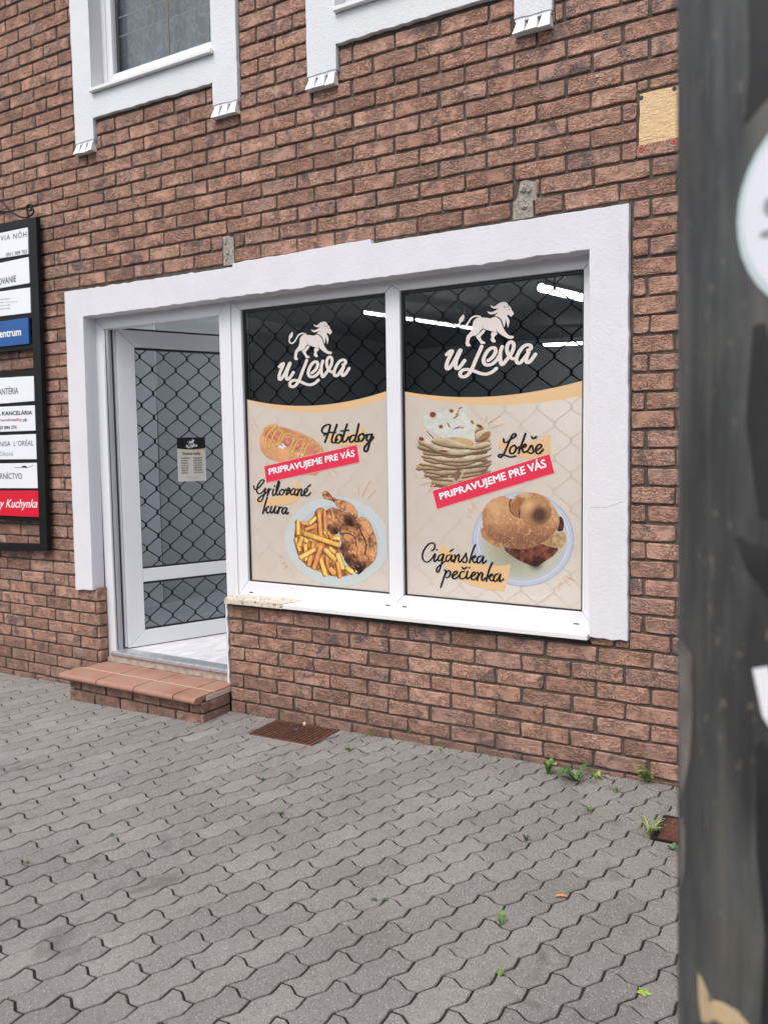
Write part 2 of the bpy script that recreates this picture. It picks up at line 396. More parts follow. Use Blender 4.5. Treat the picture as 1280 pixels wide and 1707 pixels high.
def paver_outline(k):
    r = random.Random(k); N = 8; gap = .0038
    left = [(s, wave(s)) for s in [L0*q/N for q in range(N+1)]]
    right = [(s, W0 + wave(s)) for s in [L0*q/N for q in range(N, -1, -1)]]
    e_ = .0002; s1 = [(L0+.0050-e_, .006), (L0+.0092-e_, .023), (L0+.001-e_, .044), (L0-.0082-e_, .065), (L0-.0052-e_, .083)]; s0 = [(-.0052+e_, .083), (-.0082+e_, .065), (.001+e_, .044), (.0092+e_, .023), (.0050+e_, .006)]
    poly = left[:] + s1 + right + s0          # (s along, w across)
    poly = [(w_, s_) for s_, w_ in poly]       # x = across, y = along
    a = sum(poly[i][0]*poly[(i+1)%len(poly)][1]-poly[(i+1)%len(poly)][0]*poly[i][1] for i in range(len(poly)))
    if a < 0: poly = poly[::-1]
    poly = inset(poly, gap)
    return [(x + r.gauss(0,.0005), y + r.gauss(0,.0005)) for x, y in poly]
OUT = [paver_outline(k) for k in range(8)]
def slab(mb, poly, z=0.0, h=.03, ch=.0028, zf=None):
    n = len(poly); ins = inset(poly, ch); zf = zf or (lambda x, y: 0)
    vs = [(x, y, z+zf(x,y)) for x, y in ins] + [(x, y, z-ch*.9+zf(x,y)) for x, y in poly] + [(x, y, z-h+zf(x,y)) for x, y in poly]
    fs = [tuple(range(n))] + [(n+i, n+(i+1)%n, (i+1)%n, i) for i in range(n)] + [(2*n+i, 2*n+(i+1)%n, n+(i+1)%n, n+i) for i in range(n)]
    mb.add(vs, fs)
PME = {}
def sheared(k, sk): return [(x, y + x*sk) for x, y in OUT[k]]
def paver_mesh(k, sk):
    key = (k % 4, round(sk/.03))
    if key not in PME:
        q = MB(); slab(q, sheared(key[0], key[1]*.03)); PME[key] = q.mesh('paver', M['paver'])
    return PME[key]
def clip(poly, nx_, ny_, d):              # keep points with nx*x+ny*y <= d
    out = []
    for i in range(len(poly)):
        a, c = poly[i], poly[(i+1) % len(poly)]; fa = nx_*a[0]+ny_*a[1]-d; fc = nx_*c[0]+ny_*c[1]-d
        if fa <= 0: out.append(a)
        if (fa < 0 < fc) or (fc < 0 < fa):
            t = fa/(fa-fc); out.append((a[0]+(c[0]-a[0])*t, a[1]+(c[1]-a[1])*t))
    res = []
    for p in out:
        if not res or math.hypot(p[0]-res[-1][0], p[1]-res[-1][1]) > .002: res.append(p)
    return res if len(res) > 2 else []
OBST = [(-1.385, -.232, -.25, 1), (.135, .57, -.285, 1), (2.395, 2.72, -.56, -.32)]   # step, drain grate, rusty cover
pavers = []
for i in range(-48, 26):
    for j in range(-26, 30):
        P = lat(i, j)
        if not (PX0 < P.x < PX1 and PY0 < P.y < .15): continue
        e1 = lat(i, j+1) - P; e2 = lat(i+1, j) - P; L = e1.length; u1 = e1 / L; pr = Vector((u1.y, -u1.x)); W = e2.dot(pr)
        if not (.18 < L < .27 and .08 < W < .14): continue
        k = rnd.randrange(8); sk = (e2.dot(u1)/L - .5)*L0/W0
        wp = [(P.x + pr.x*x*W/W0 + u1.x*y*L/L0, P.y + pr.y*x*W/W0 + u1.y*y*L/L0) for x, y in sheared(k, sk)]
        cc = P + pr*W*.5 + u1*L*.5
        cut = [wp]; whole = True
        if max(p[1] for p in wp) > -.012: cut = [clip(wp, 0, 1, -.012)]; whole = False
        for (x0, x1, y0, y1) in OBST:
            nc = []
            for c_ in cut:
                if not c_: continue
                if max(p[0] for p in c_) < x0 or min(p[0] for p in c_) > x1 or max(p[1] for p in c_) < y0 or min(p[1] for p in c_) > y1: nc.append(c_); continue
                whole = False
                nc += [clip(c_, 1, 0, x0-.004), clip(c_, -1, 0, -x1-.004)]
                mid = clip(clip(c_, 1, 0, x1+.004), -1, 0, -(x0-.004))
                if mid: nc += [clip(mid, 0, 1, y0-.004), clip(mid, 0, -1, -y1-.004)]
            cut = nc
        cut = [c_ for c_ in cut if len(c_) > 2]
        if not cut: continue
        pr_ = [proj((x, y, gz(x, y))) for x, y in wp]
        area = 0
        if all(pr_):
            if any(-5 < q[0] < 1135 and 0 < q[1] < 1712 for q in pr_):
                area = abs(sum(pr_[t][0]*pr_[(t+1)%len(pr_)][1]-pr_[(t+1)%len(pr_)][0]*pr_[t][1] for t in range(len(pr_))))/2
                if not whole: area *= .6
        pavers.append((area, P, pr, u1, W, L, (k, sk), cut, whole))
pavers.sort(key=lambda t: -t[0])
TILT = Matrix(((1,0,0),(0,1,0),(.02214,.01,1))).to_3x3()
rest = MB(); restr = []
for n_, (area, P, pr, u1, W, L, k, cut, whole) in enumerate(pavers):
    dz = rnd.uniform(-.0006, .0020)
    if n_ < 299:
        if whole:
            o = bpy.data.objects.new('paver', paver_mesh(*k)); C.objects.link(o); o.parent = pv
            zx = Vector((1,0,.02214)).normalized(); nrm = Vector((-.02214,-.01,1)).normalized()
            ax = Vector((pr.x, pr.y, .02214*pr.x+.01*pr.y)).normalized(); ay = nrm.cross(ax)
            mm = Matrix((ax, ay, nrm)).transposed() @ Matrix.Rotation(rnd.gauss(0,.004), 3, 'X') @ Matrix.Rotation(rnd.gauss(0,.005), 3, 'Y')
            mm = mm @ Matrix.Diagonal((W/W0, L/L0, 1)); mm = mm.to_4x4(); mm.translation = (P.x, P.y, gz(P.x, P.y)+dz); o.matrix_world = mm
        else:
            q = MB()
            for c_ in cut: slab(q, c_, dz, zf=gz)
            q.build('paver', M['paver'], pv)
    else:
        for c_ in cut:
            v0 = len(rest.v); slab(rest, c_, dz, zf=gz); restr += [rnd.random()]*(len(rest.v)-v0) if False else [None]*0
            val = rnd.random(); restr += [val]*(len(rest.v)-v0)
ro = rest.build('far_pavers', M['paver_f'], pv, kind='stuff')
ra = ro.data.attributes.new('rnd', 'FLOAT', 'POINT'); ra.data.foreach_set('value', restr)

# ------------------------------------------------------------------ brick wall
WX0, WX1, WZ0, WZ1 = -4.6, 4.4, -.22, 5.35
wall = empty('brick_wall', 'brown hand-moulded brick facade with dark mortar behind the shop window', 'wall')
HOLES = [(-1.3845, -.2355, -.22, .575), (-1.43, 2.03, .585, 2.43), (-1.3845, -.2355, .574, .586), (-1.207, -.2135, 3.745, 5.2), (.632, 1.614, 3.745, 5.2)]
def rects_minus(x0, x1, z0, z1, holes):
    xs = sorted({x0, x1, *[h for H in holes for h in H[:2]]}); zs = sorted({z0, z1, *[h for H in holes for h in H[2:]]})
    for i in range(len(xs)-1):
        for j in range(len(zs)-1):
            cx, cz = (xs[i]+xs[i+1])/2, (zs[j]+zs[j+1])/2
            if any(h[0] < cx < h[1] and h[2] < cz < h[3] for h in holes): continue
            yield xs[i], xs[i+1], zs[j], zs[j+1]
q = MB()
for a in rects_minus(WX0, WX1, WZ0, WZ1, HOLES):
    x0, x1, z0, z1 = a; q.add([(x0,.010,z0),(x1,.010,z0),(x1,.010,z1),(x0,.010,z1)], [(0,1,2,3)]); q.add([(x0,.28,z0),(x1,.28,z0),(x1,.28,z1),(x0,.28,z1)], [(3,2,1,0)])
for (x0, x1, z0, z1) in [(-1.3845, -.2355, -.22, .586), (-1.43, 2.03, .585, 2.43)] + HOLES[3:]:
    y0 = .0101; Y1 = .28
    q.add([(x0,y0,z0),(x0,Y1,z0),(x0,Y1,z1),(x0,y0,z1)], [(0,1,2,3)]); q.add([(x1,y0,z0),(x1,Y1,z0),(x1,Y1,z1),(x1,y0,z1)], [(3,2,1,0)])
    if z1 > .6: q.add([(x0,y0,z1),(x1,y0,z1),(x1,Y1,z1),(x0,Y1,z1)], [(0,3,2,1)])
    if z0 > 3: q.add([(x0,y0,z0),(x1,y0,z0),(x1,Y1,z0),(x0,Y1,z0)], [(0,1,2,3)])
    if abs(z0-.585) < .001:
        for a_, b_ in ((-1.43,-1.3845),(-.2355,2.03)): q.add([(a_,y0,z0),(b_,y0,z0),(b_,Y1,z0),(a_,Y1,z0)], [(0,1,2,3)])
q.build('mortar', M['mortar'], wall)
# rectangles no brick may enter: plaster surrounds, openings, patches (x0,x1,z0,z1)
CUTS = [(-1.556, -1.38, .578, 2.57), (-1.56, 1.0, 2.385, 2.572), (.9, 2.156, 2.385, 2.572), (1.97, 2.158, .622, 2.57), (-1.39, 1.98, .598, 2.4), (-1.378, -.228, -.3, .7),
        (-1.383, -1.2, 3.478, 5.35), (-.2185, -.027, 3.47, 5.35), (-1.3, -.1, 3.604, 5.35), (.444, .636, 3.47, 5.35), (1.61, 1.80, 3.47, 5.35), (.5, 1.7, 3.604, 5.35),
        (-.19, -.103, 2.5, 2.742), (1.603, 1.703, 2.5, 2.75), (2.172, 2.46, 2.815, 3.036)]
def brick_rect_pieces(x0, x1, z0, z1):
    pieces = [(x0, x1, z0, z1)]
    for (a, b_, c_, d_) in CUTS:
        nw = []
        for (p0, p1, r0, r1) in pieces:
            if p1 <= a or p0 >= b_ or r1 <= c_ or r0 >= d_: nw.append((p0, p1, r0, r1)); continue
            if p0 < a: nw.append((p0, a-.004, r0, r1))
            if p1 > b_: nw.append((b_+.004, p1, r0, r1))
            m0, m1 = max(p0, a), min(p1, b_)
            if r0 < c_: nw.append((m0, m1, r0, c_-.003))
            if r1 > d_: nw.append((m0, m1, d_+.003, r1))
        pieces = nw
    return [p for p in pieces if p[1]-p[0] > .014 and p[3]-p[2] > .012]
def brick_geo(mb, w_, h_, r, ox=0, oz=0, y=0.0, dep=.02):
    jx, jz = min(.0035, w_*.06), min(.0028, h_*.06); c = min(.006, w_*.2, h_*.2)
    j = lambda a: r.uniform(-a, a)
    pts = [(c, j(jz)), (w_*.35, j(jz)), (w_*.7, j(jz)), (w_-c, j(jz)), (w_+j(jx), c), (w_+j(jx), h_-c), (w_-c, h_+j(jz)), (w_*.66, h_+j(jz)), (w_*.3, h_+j(jz)), (c, h_+j(jz)), (j(jx), h_-c), (j(jx), c)]
    pts = [(a+ox, b_+oz) for a, b_ in pts]; ch = .0035; n = len(pts); ins = inset(pts, ch)
    cx, cz = ox+w_/2, oz+h_/2; t1, t2 = r.uniform(-.008,.008), r.uniform(-.02,.02)
    dy = lambda p: y + (p[0]-cx)*t1 + (p[1]-cz)*t2
    vs = [(p[0], dy(p), p[1]) for p in ins] + [(p[0], dy(p)+ch, p[1]) for p in pts] + [(p[0], y+dep, p[1]) for p in pts]
    fs = [tuple(range(n))] + [(r_*n+i, r_*n+n+i, r_*n+n+(i+1)%n, r_*n+(i+1)%n) for r_ in (0, 1) for i in range(n)]
    mb.add(vs, fs)
JT = .0125
BME = []
for k in range(12):
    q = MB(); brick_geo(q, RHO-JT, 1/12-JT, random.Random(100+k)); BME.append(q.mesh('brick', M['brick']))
bl = []
for n in range(-34, 34):
    z0 = (31-n-1)/12; z1 = (31-n)/12
    if z0 < WZ0-.03 or z1 > WZ1: continue
    rowj = rnd.uniform(-.008, .008); even = n % 2 == 0; wz = rnd.uniform(-.0015, .0015)
    k0 = int(WX0/RHO)-1
    for k in range(k0, int(WX1/RHO)+2):
        xa = k*RHO
        if z1 < .62:
            if xa < -1.0: ph = .76 if even else .40
            else: ph = 0.0 if even else .52
        elif xa < -1.2 and z1 < 2.6: ph = .76 if even else .40
        else: ph = .87 if even else .37
        x0 = xa + ph*RHO + rowj + JT/2 + rnd.uniform(-.0025,.0025); x1 = x0 + RHO - JT + rnd.uniform(-.003,.003)
        if z1 < .62 and xa < -1.0: x1 = min(x1, -1.376) if x0 < -1.376 else x1
        a0, a1 = max(x0, WX0), min(x1, WX1)
        if a1 - a0 < .02: continue
        pcs = brick_rect_pieces(a0, a1, z0+JT/2+wz, z1-JT/2+wz)
        if not pcs: continue
        full = len(pcs) == 1 and abs(pcs[0][1]-pcs[0][0]-(x1-x0)) < 1e-6 and abs(pcs[0][3]-pcs[0][2]-(z1-z0-JT)) < 1e-4
        for P_ in pcs:
            c4 = [proj((x, 0, z)) for x, z in ((P_[0],P_[2]),(P_[1],P_[2]),(P_[1],P_[3]),(P_[0],P_[3]))]
            cx = sum(c[0] for c in c4)/4; cy = sum(c[1] for c in c4)/4
            ar = (abs(sum(c4[t][0]*c4[(t+1)%4][1]-c4[(t+1)%4][0]*c4[t][1] for t in range(4)))/2) if (0 < cx < 1128 and 0 < cy < 1320) else 0
            bl.append((ar, P_, full))
bl.sort(key=lambda t: -t[0])
far = MB(); fr_ = []
for n_, (ar, P_, full) in enumerate(bl):
    y = rnd.gauss(0, .0012); w_, h_ = P_[1]-P_[0], P_[3]-P_[2]
    if n_ < 298:
        if full:
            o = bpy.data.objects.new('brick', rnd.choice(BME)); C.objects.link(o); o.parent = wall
            o.location = (P_[0], y, P_[2]); o.scale = (w_/(RHO-JT), 1, 1)
        else:
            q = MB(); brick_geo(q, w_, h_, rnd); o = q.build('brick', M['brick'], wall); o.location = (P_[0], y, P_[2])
    else:
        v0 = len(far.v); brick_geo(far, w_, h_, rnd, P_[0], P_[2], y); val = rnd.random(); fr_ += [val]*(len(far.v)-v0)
# brick returns in the left door jamb
for n in range(23, 31):
    z0 = (31-n-1)/12+JT/2; z1 = (31-n)/12-JT/2
    if n == 23: z1 = .572
    v0 = len(far.v); t = MB(); brick_geo(t, .068, z1-z0, rnd, 0, 0, 0)
    vs = [(-1.374 - y_*.9, .004+x_, z_+z0) for x_, y_, z_ in t.v]; far.add(vs, t.f)
    val = rnd.random(); fr_ += [val]*(len(far.v)-v0)
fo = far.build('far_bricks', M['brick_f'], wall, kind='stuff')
fa = fo.data.attributes.new('rnd', 'FLOAT', 'POINT'); fa.data.foreach_set('value', fr_)

# ------------------------------------------------------------------ plaster surrounds
def rough_line(p, q_, step=.035, amp=.0025, r=rnd):
    n = max(1, int(math.hypot(q_[0]-p[0], q_[1]-p[1])/step)); dx, dz = q_[0]-p[0], q_[1]-p[1]; l = math.hypot(dx, dz)
    out = []
    for i in range(n):
        t = i/n; a = 0 if i == 0 else r.gauss(0, amp); out.append((p[0]+dx*t - dz/l*a, p[1]+dz*t + dx/l*a))
    return out
def rough_poly(pts, amps):
    o = []
    for i in range(len(pts)): o += rough_line(pts[i], pts[(i+1)%len(pts)], amp=amps[i] if isinstance(amps, (list, tuple)) else amps)
    return o
outer = [(-1.568,.572),(-1.397,.583),(-1.375,2.388),(1.973,2.391),(1.981,.630),(2.158,.627),(2.145,2.567),(.829,2.566),(.827,2.589),(.74,2.588),(-.1,2.577),(-.103,2.556),(-1.545,2.563)]
q = MB(); q.prism(rough_poly(outer, [.003,.0004,.0022,.0012,.003,.0012,.0008,.0008,.0006,.0018,.001,.0015,.001]), -.022, .0800, cham=.0022)
sur = q.build('window_surround', M['plaster'], label='wide white plaster surround framing the shop door and window together', cat='window surround')
q = MB(); q.prism(rough_poly([(1.985,1.2325),(2.06,1.236),(2.13,1.262),(2.13,1.2605),(2.06,1.2345),(1.985,1.2315)], .0001), -.0224, -.0215)
q.build('crack', M['grey_line'], sur)
# ragged plaster strip on the right side of the door opening
q = MB(); q.prism(rough_poly([(-.247,.10),(-.233,.10),(-.235,.60),(-.247,.60)], [.001,.004,.001,.0005]), -.004, .079)
q.build('door_edge_plaster', M['plaster'], sur)

def corbel(x0, x1, ztop, parent):
    n = 3; wd = (x1-x0)/n
    q = MB(); q.box(x0+.004, x1-.004, -.016, .004, ztop-.012, ztop+.002)
    q.build('corbel_neck', M['plaster_up'], parent)
    for i in range(n):
        a, c_ = x0+i*wd+.004, x0+(i+1)*wd-.002; q = MB(); zt, zb = ztop-.008, ztop-.072
        ft, fb = -.020, -.043
        vs = [(a+.012,ft,zt),(c_-.006,ft,zt),(c_-.006,.006,zt),(a+.012,.006,zt),(a-.004,fb,zb+rnd.uniform(-.003,.003)),(c_,fb,zb+rnd.uniform(-.003,.003)),(c_+.001,.006,zb),(a-.004,.006,zb)]
        q.add(vs, [(0,1,2,3),(7,6,5,4),(0,4,5,1),(1,5,6,2),(3,7,4,0)]); q.build('corbel_tooth', M['plaster_up'], parent)
def upper_window(x0, x1, xi0, xi1, label_s, zl=3.476):
    pts = [(x0,zl),(xi0,zl+.002),(xi0,3.603),(xi1,3.598),(xi1,zl-.006),(x1,zl-.008),(x1,5.35),(xi1,5.35),(xi1,3.752),(xi0,3.752),(xi0,5.35),(x0,5.35)]
    q = MB(); q.prism(rough_poly(pts, [.002,.001,.0018,.001,.002,.001,0,.0006,.0006,.0006,0,.0012]), -.020, .0095, cham=.002)
    s = q.build('window_surround', M['plaster_up'], label=label_s, cat='window surround')
    corbel(x0, xi0, zl, s); corbel(xi1, x1, zl-.007, s)
    q = MB(); q.add([(xi0+.0015,-.016,3.755),(xi0+.0015,.09,3.755),(xi0+.0015,.09,5.35),(xi0+.0015,-.016,5.35)], [(0,1,2,3)]); q.build('reveal', M['reveal'], s)
    return s
upper_window(-1.378, -.031, -1.207, -.2135, 'white plaster surround with toothed corbels round the upper left window with gold bar')
upper_window(.447, 1.795, .632, 1.614, 'white plaster surround above the right shop pane, cut off by the top of the photo')

def mitred(mb_list, x0, x1, z0, z1, wl, wr, wb, wt, y0, y1, mat, parent, name='frame_rail', gap=.0007):
    a = [[(x0,z0),(x0+wl,z0+wb),(x0+wl,z1-wt),(x0,z1)], [(x1,z0),(x1,z1),(x1-wr,z1-wt),(x1-wr,z0+wb)],
         [(x0,z0),(x1,z0),(x1-wr,z0+wb),(x0+wl,z0+wb)], [(x0,z1),(x0+wl,z1-wt),(x1-wr,z1-wt),(x1,z1)]]
    for p in a:
        s_ = sum(p[i][0]*p[(i+1)%4][1]-p[(i+1)%4][0]*p[i][1] for i in range(4))
        if s_ < 0: p = p[::-1]
        q = MB(); q.prism(inset(p, gap), y0, y1, cham=.0022); q.build(name, mat, parent)
def upper_glazing(xi0, xi1, label, gold=False):
    r = empty('window', label, 'window')
    mitred(None, xi0-.0, xi1+.0, 3.80, 5.18, .034, .034, .035, .04, .08, .14, M['pvc'], r, 'outer_frame')
    mitred(None, xi0+.034, xi1-.034, 3.835, 5.14, .045, .045, .055, .05, .088, .145, M['pvc'], r, 'sash')
    mitred(None, xi0+.079, xi1-.079, 3.890, 5.09, .012, .012, .010, .01, .112, .13, M['grey_line'], r, 'spacer')
    q = MB(); q.add([(xi0+.07,.118,3.88),(xi1-.07,.118,3.88),(xi1-.07,.118,5.1),(xi0+.07,.118,5.1)], [(0,1,2,3)]); q.build('pane', M['glass'], r)
    if gold:
        q = MB(); q.box(-.684,-.672,.124,.131,3.895,5.09); q.build('glazing_bar', M['gold'], r)
        for zz in (4.13, 4.245):
            q = MB(); q.box(xi0+.10, xi1-.1, .1345, .137, zz-.003, zz+.003); q.build('blind_rail', M['pvc'], r)
    q = MB(); n = 40
    for i in range(n+1):
        x = xi0+.03+(xi1-xi0-.06)*i/n; y = .21+.012*math.sin(i*1.7)+.006*math.sin(i*.6)
        q.v += [(x,y,3.80),(x,y,5.2)]
    q.f = [(2*i,2*i+2,2*i+3,2*i+1) for i in range(n)]; q.mi = [0]*n; q.build('curtain', M['curtain'], r, smooth=True)
    q = MB(); q.prism([(xi0+.004,3.752),(xi1+.018 if gold else xi1-.002,3.752),(xi1+.018 if gold else xi1-.002,3.774),(xi0+.004,3.774)], -.048, -.0225, cham=.003)
    q.add([(xi0+.004,-.0226,3.7535),(xi1-.002,-.0226,3.7535),(xi1-.002,.085,3.80),(xi0+.004,.085,3.80),(xi0+.004,-.0226,3.7738),(xi1-.002,-.0226,3.7738),(xi1-.002,.079,3.803),(xi0+.004,.079,3.803)], [(4,5,6,7),(0,3,2,1)])
    q.build('window_sill', M['sill'], r)
    return r
upper_glazing(-1.207, -.2135, 'upper left window with grey patterned curtain and thin gold glazing bar', True)
upper_glazing(.632, 1.614, 'upper window over the right shop pane with only its white sill corner in view')
st = MB(); cen = at(262, -48, .128)
ends = [(221.6,18),(226.5,25),(238,22),(250.3,35.3),(256.5,41),(283.8,29.2),(293,21.2),(300,8),(212,2),(270,30)]
for a, c_ in ends:
    e = at(a, c_, .126); st.tube([cen, cen.lerp(e,.5), e], .0055, 5, taper=lambda t: 1-.8*t)
for ang in range(12):
    e = cen + Vector((math.cos(ang*.27), 0, math.sin(ang*.27)))*.22; st.tube([cen, e], .005, 5, taper=lambda t: 1-.8*t)
st.build('straw_star', M['straw'], label='straw coloured spiky star hanging behind the upper left window pane', cat='ornament')

# ------------------------------------------------------------------ shop window and door frame
sw = empty('shop_window', 'white framed two-pane shop window covered with food posters', 'shop window')
zT, zB = 2.394, .634
def rail(pts, name, y0=.08, y1=.15, parent=sw, mat=M['pvc']):
    s_ = sum(pts[i][0]*pts[(i+1)%len(pts)][1]-pts[(i+1)%len(pts)][0]*pts[i][1] for i in range(len(pts)))
    if s_ < 0: pts = pts[::-1]
    q = MB(); q.prism(inset(pts, .0006), y0, y1, cham=.003); return q.build(name, mat, parent)
rail([(-.21,zB),(-.21,zT),(-.137,2.331),(-.137,.72)], 'frame_stile')
rail([(1.99,zB),(1.915,.72),(1.915,2.331),(1.99,zT)], 'frame_stile')
rail([(-.21,zB),(-.137,.72),(.848,.72),(.892,.672),(.936,.72),(1.915,.72),(1.99,zB)], 'bottom_rail')
rail([(-.21,zT),(1.99,zT),(1.915,2.331),(.936,2.331),(.892,2.366),(.848,2.331),(-.137,2.331)], 'top_rail')
rail([(.848,.72),(.892,.672),(.936,.72),(.936,2.331),(.892,2.366),(.848,2.331)], 'mullion')
for (a, c_) in ((-.137,.848),(.936,1.915)):
    mitred(None, a+.0005, c_-.0005, .7205, 2.3305, .012, .010, .007, .016, .0975, .12, M['gasket'], sw, 'gasket', 0)
    q = MB(); q.add([(a+.003,.109,.723),(c_-.003,.109,.723),(c_-.003,.109,2.328),(a+.003,.109,2.328)], [(0,1,2,3)]); q.build('pane', M['glass_in'], sw)
for (uu, vv) in ((419,987.5),(646,1009),(674,1011.5),(960,1040)):
    P = at(uu, vv, .0795); q = MB(); q.prism([(P.x-.014,P.z-.003),(P.x+.014,P.z-.003),(P.x+.014,P.z+.003),(P.x-.014,P.z+.003)], .0790, .0805); q.build('drain_slot', M['gasket'], sw)
# sill
sl = MB(); x0, x1 = -.2, 1.979
sl.add([(x0,-.046,.6045),(x1,-.046,.6175),(x1,-.046,.6385),(x0,-.046,.6255),(x0,.079,.633),(x1,.079,.647),(x0,.0,.6045),(x1,.0,.6175),(x0,-.040,.6285),(x1,-.040,.6415)],
       [(0,1,2,3),(3,2,9,8),(8,9,5,4),(0,6,7,1),(0,3,8,4,6),(1,7,5,9,2)])
sl.build('window_sill', M['sill'], sw)
ch = MB(); o_ = rough_poly([(-.213,-.053),(.215,-.051),(.222,-.030),(.275,.055),(.255,.0785),(-.222,.0785),(-.23,.0)], .002)
n = len(o_); zf = lambda x, y: .6308+.0066*(x+.2)/1+.07*(y+.04)*.65
ch.add([(x,y,zf(x,y)+.002) for x, y in o_]+[(x,y,(.603 if y < -.03 else .626)+.006*(x+.2)) for x, y in o_], [tuple(range(n))]+[(i,n+i,n+(i+1)%n,(i+1)%n)for i in range(n)])
def creamm():
    q = MN('flaking_cream_stone'); p = q.pos(); n_ = q.noise(p, 50, 5, .7, .5); c = q.ramp(n_, [(.36, srgb(120,98,84)), (.44, srgb(196,184,168)), (.6, srgb(218,209,196)), (.8, srgb(216,213,210))])
    q.color(c); q.rough(.85); q.normal(q.bump(n_, 1, .005)); return q.m
ch.build('flaking_sill_end', creamm(), sw)
fs_ = rail([(-.247,.60),(-.2105,.60),(-.2105,2.39),(-.247,2.39)], 'coupling_strip', .073, .14)

door = empty('shop_door', 'white shop door standing half open inwards with opening hours notice on its glass', 'door')
rail([(-1.389,.10),(-1.389,2.394),(-1.308,2.312),(-1.312,.155),(-1.322,.10)], 'door_jamb', parent=door)
rail([(-.2475,.16),(-.2475,2.394),(-.308,2.312),(-.308,.16)], 'door_jamb', parent=door)
rail([(-1.389,2.394),(-.2475,2.394),(-.308,2.312),(-1.308,2.312)], 'door_head', parent=door)
for xx, yy0, yy1 in ((-1.314,.150,.175),(-1.320,.175,.2)):
    q = MB(); q.box(xx-.05, xx, yy0, yy1, .155, 2.32); q.build('jamb_rebate', M['pvc'], door)
q = MB(); q.box(-1.3085,-1.3065,.095,.100,.16,2.31); q.build('jamb_seal', M['gasket'], door)
q = MB(); q.add([(-1.325,.045,.153),(-.247,.045,.1545),(-.247,.15,.163),(-1.325,.15,.1615),(-1.325,.045,.138),(-.247,.045,.1395)], [(0,1,2,3),(4,5,1,0)])
q.add([(-1.325,.06,.1605),(-.247,.06,.162),(-.247,.066,.162),(-1.325,.066,.1605),(-1.325,.06,.150),(-.247,.06,.150)], [(0,1,2,3),(4,5,1,0)]); q.build('threshold', M['alu'], door)
TH = R(67); LP = Vector((-1.272, .155, 0)); LD = Vector((math.cos(TH), math.sin(TH), 0)); LN = Vector((math.sin(TH), -math.cos(TH), 0))
def leafm_(s, z, d=0.0): return LP + LD*s - LN*d + Vector((0,0,z))     # d = depth behind the outer face
def to_leaf(mb):  # local (x=s, y=depth, z) -> world
    mb.v = [tuple(leafm_(x, z, y)) for x, y, z in mb.v]; return mb
def leaf_rail(pts, name, d0=0, d1=.07, mat=None, parent=door):
    s_ = sum(pts[i][0]*pts[(i+1)%len(pts)][1]-pts[(i+1)%len(pts)][0]*pts[i][1] for i in range(len(pts)))
    if s_ < 0: pts = pts[::-1]
    q = MB(); q.prism(inset(pts, .0007), d0, d1, cham=.003); return to_leaf(q).build(name, mat or M['pvc'], parent)
LW = 1.0
leaf_rail([(0,.163),(0,2.32),(.123,2.207),(.123,.272)], 'leaf_stile'); leaf_rail([(LW,.163),(LW-.115,.272),(LW-.115,2.207),(LW,2.32)], 'leaf_stile')
leaf_rail([(0,.163),(.123,.272),(LW-.115,.272),(LW,.163)], 'leaf_bottom_rail'); leaf_rail([(0,2.32),(LW,2.32),(LW-.115,2.207),(.123,2.207)], 'leaf_top_rail')
leaf_rail([(.123,.607),(.123,.698),(LW-.115,.698),(LW-.115,.607)], 'leaf_middle_rail')
leaf_rail([(-.022,.168),(-.022,2.318),(-.001,2.318),(-.001,.168)], 'leaf_edge', .012, .06)
leaf_rail([(-.026,.156),(-.026,2.325),(-.021,2.325),(-.021,.156)], 'leaf_seal', .004, .03, M['gasket'])
leaf_rail([(-.02,.151),(-.02,.1615),(LW,.1615),(LW,.151)], 'leaf_seal', .004, .05, M['gasket'])
leaf_rail([(-.02,2.322),(-.02,2.332),(LW,2.332),(LW,2.322)], 'leaf_seal', .004, .03, M['gasket'])
for (z0, z1) in ((.272,.607),(.698,2.207)):
    for pts in ([(.1235,z0),(.1235,z1),(.129,z1),(.129,z0)], [(.123,z0),(.885,z0),(.885,z0+.012),(.123,z0+.012)], [(.123,z1-.016),(.885,z1-.016),(.885,z1),(.123,z1)]):
        leaf_rail(pts, 'leaf_gasket', .012, .03, M['gasket'])
    q = MB(); q.add([(.124,.022,z0),(.884,.022,z0),(.884,.022,z1),(.124,.022,z1)], [(0,1,2,3)]); to_leaf(q).build('leaf_pane', M['glass_door'], door)
for (vv0, vv1, uu) in ((586,614,188),(809,836,193),(1027,1057,198)):
    z1 = at(uu, vv0, .17).z; z0 = at(uu, vv1, .17).z; h = z1-z0
    q = MB(); q.box(-1.322,-1.292,.15,.185,z0+h*.48,z1); hg = q.build('hinge', M['pvc'], door)
    q = MB(); q.box(-1.318,-1.297,.145,.180,z0,z0+h*.46); q.build('hinge_pin', M['pvc'], hg)
    q = MB(); q.box(-1.296,-1.2915,.149,.151,z0+h*.6,z0+h*.66); q.box(-1.296,-1.2915,.149,.151,z0+h*.8,z0+h*.86); q.build('screw', M['gasket'], hg)

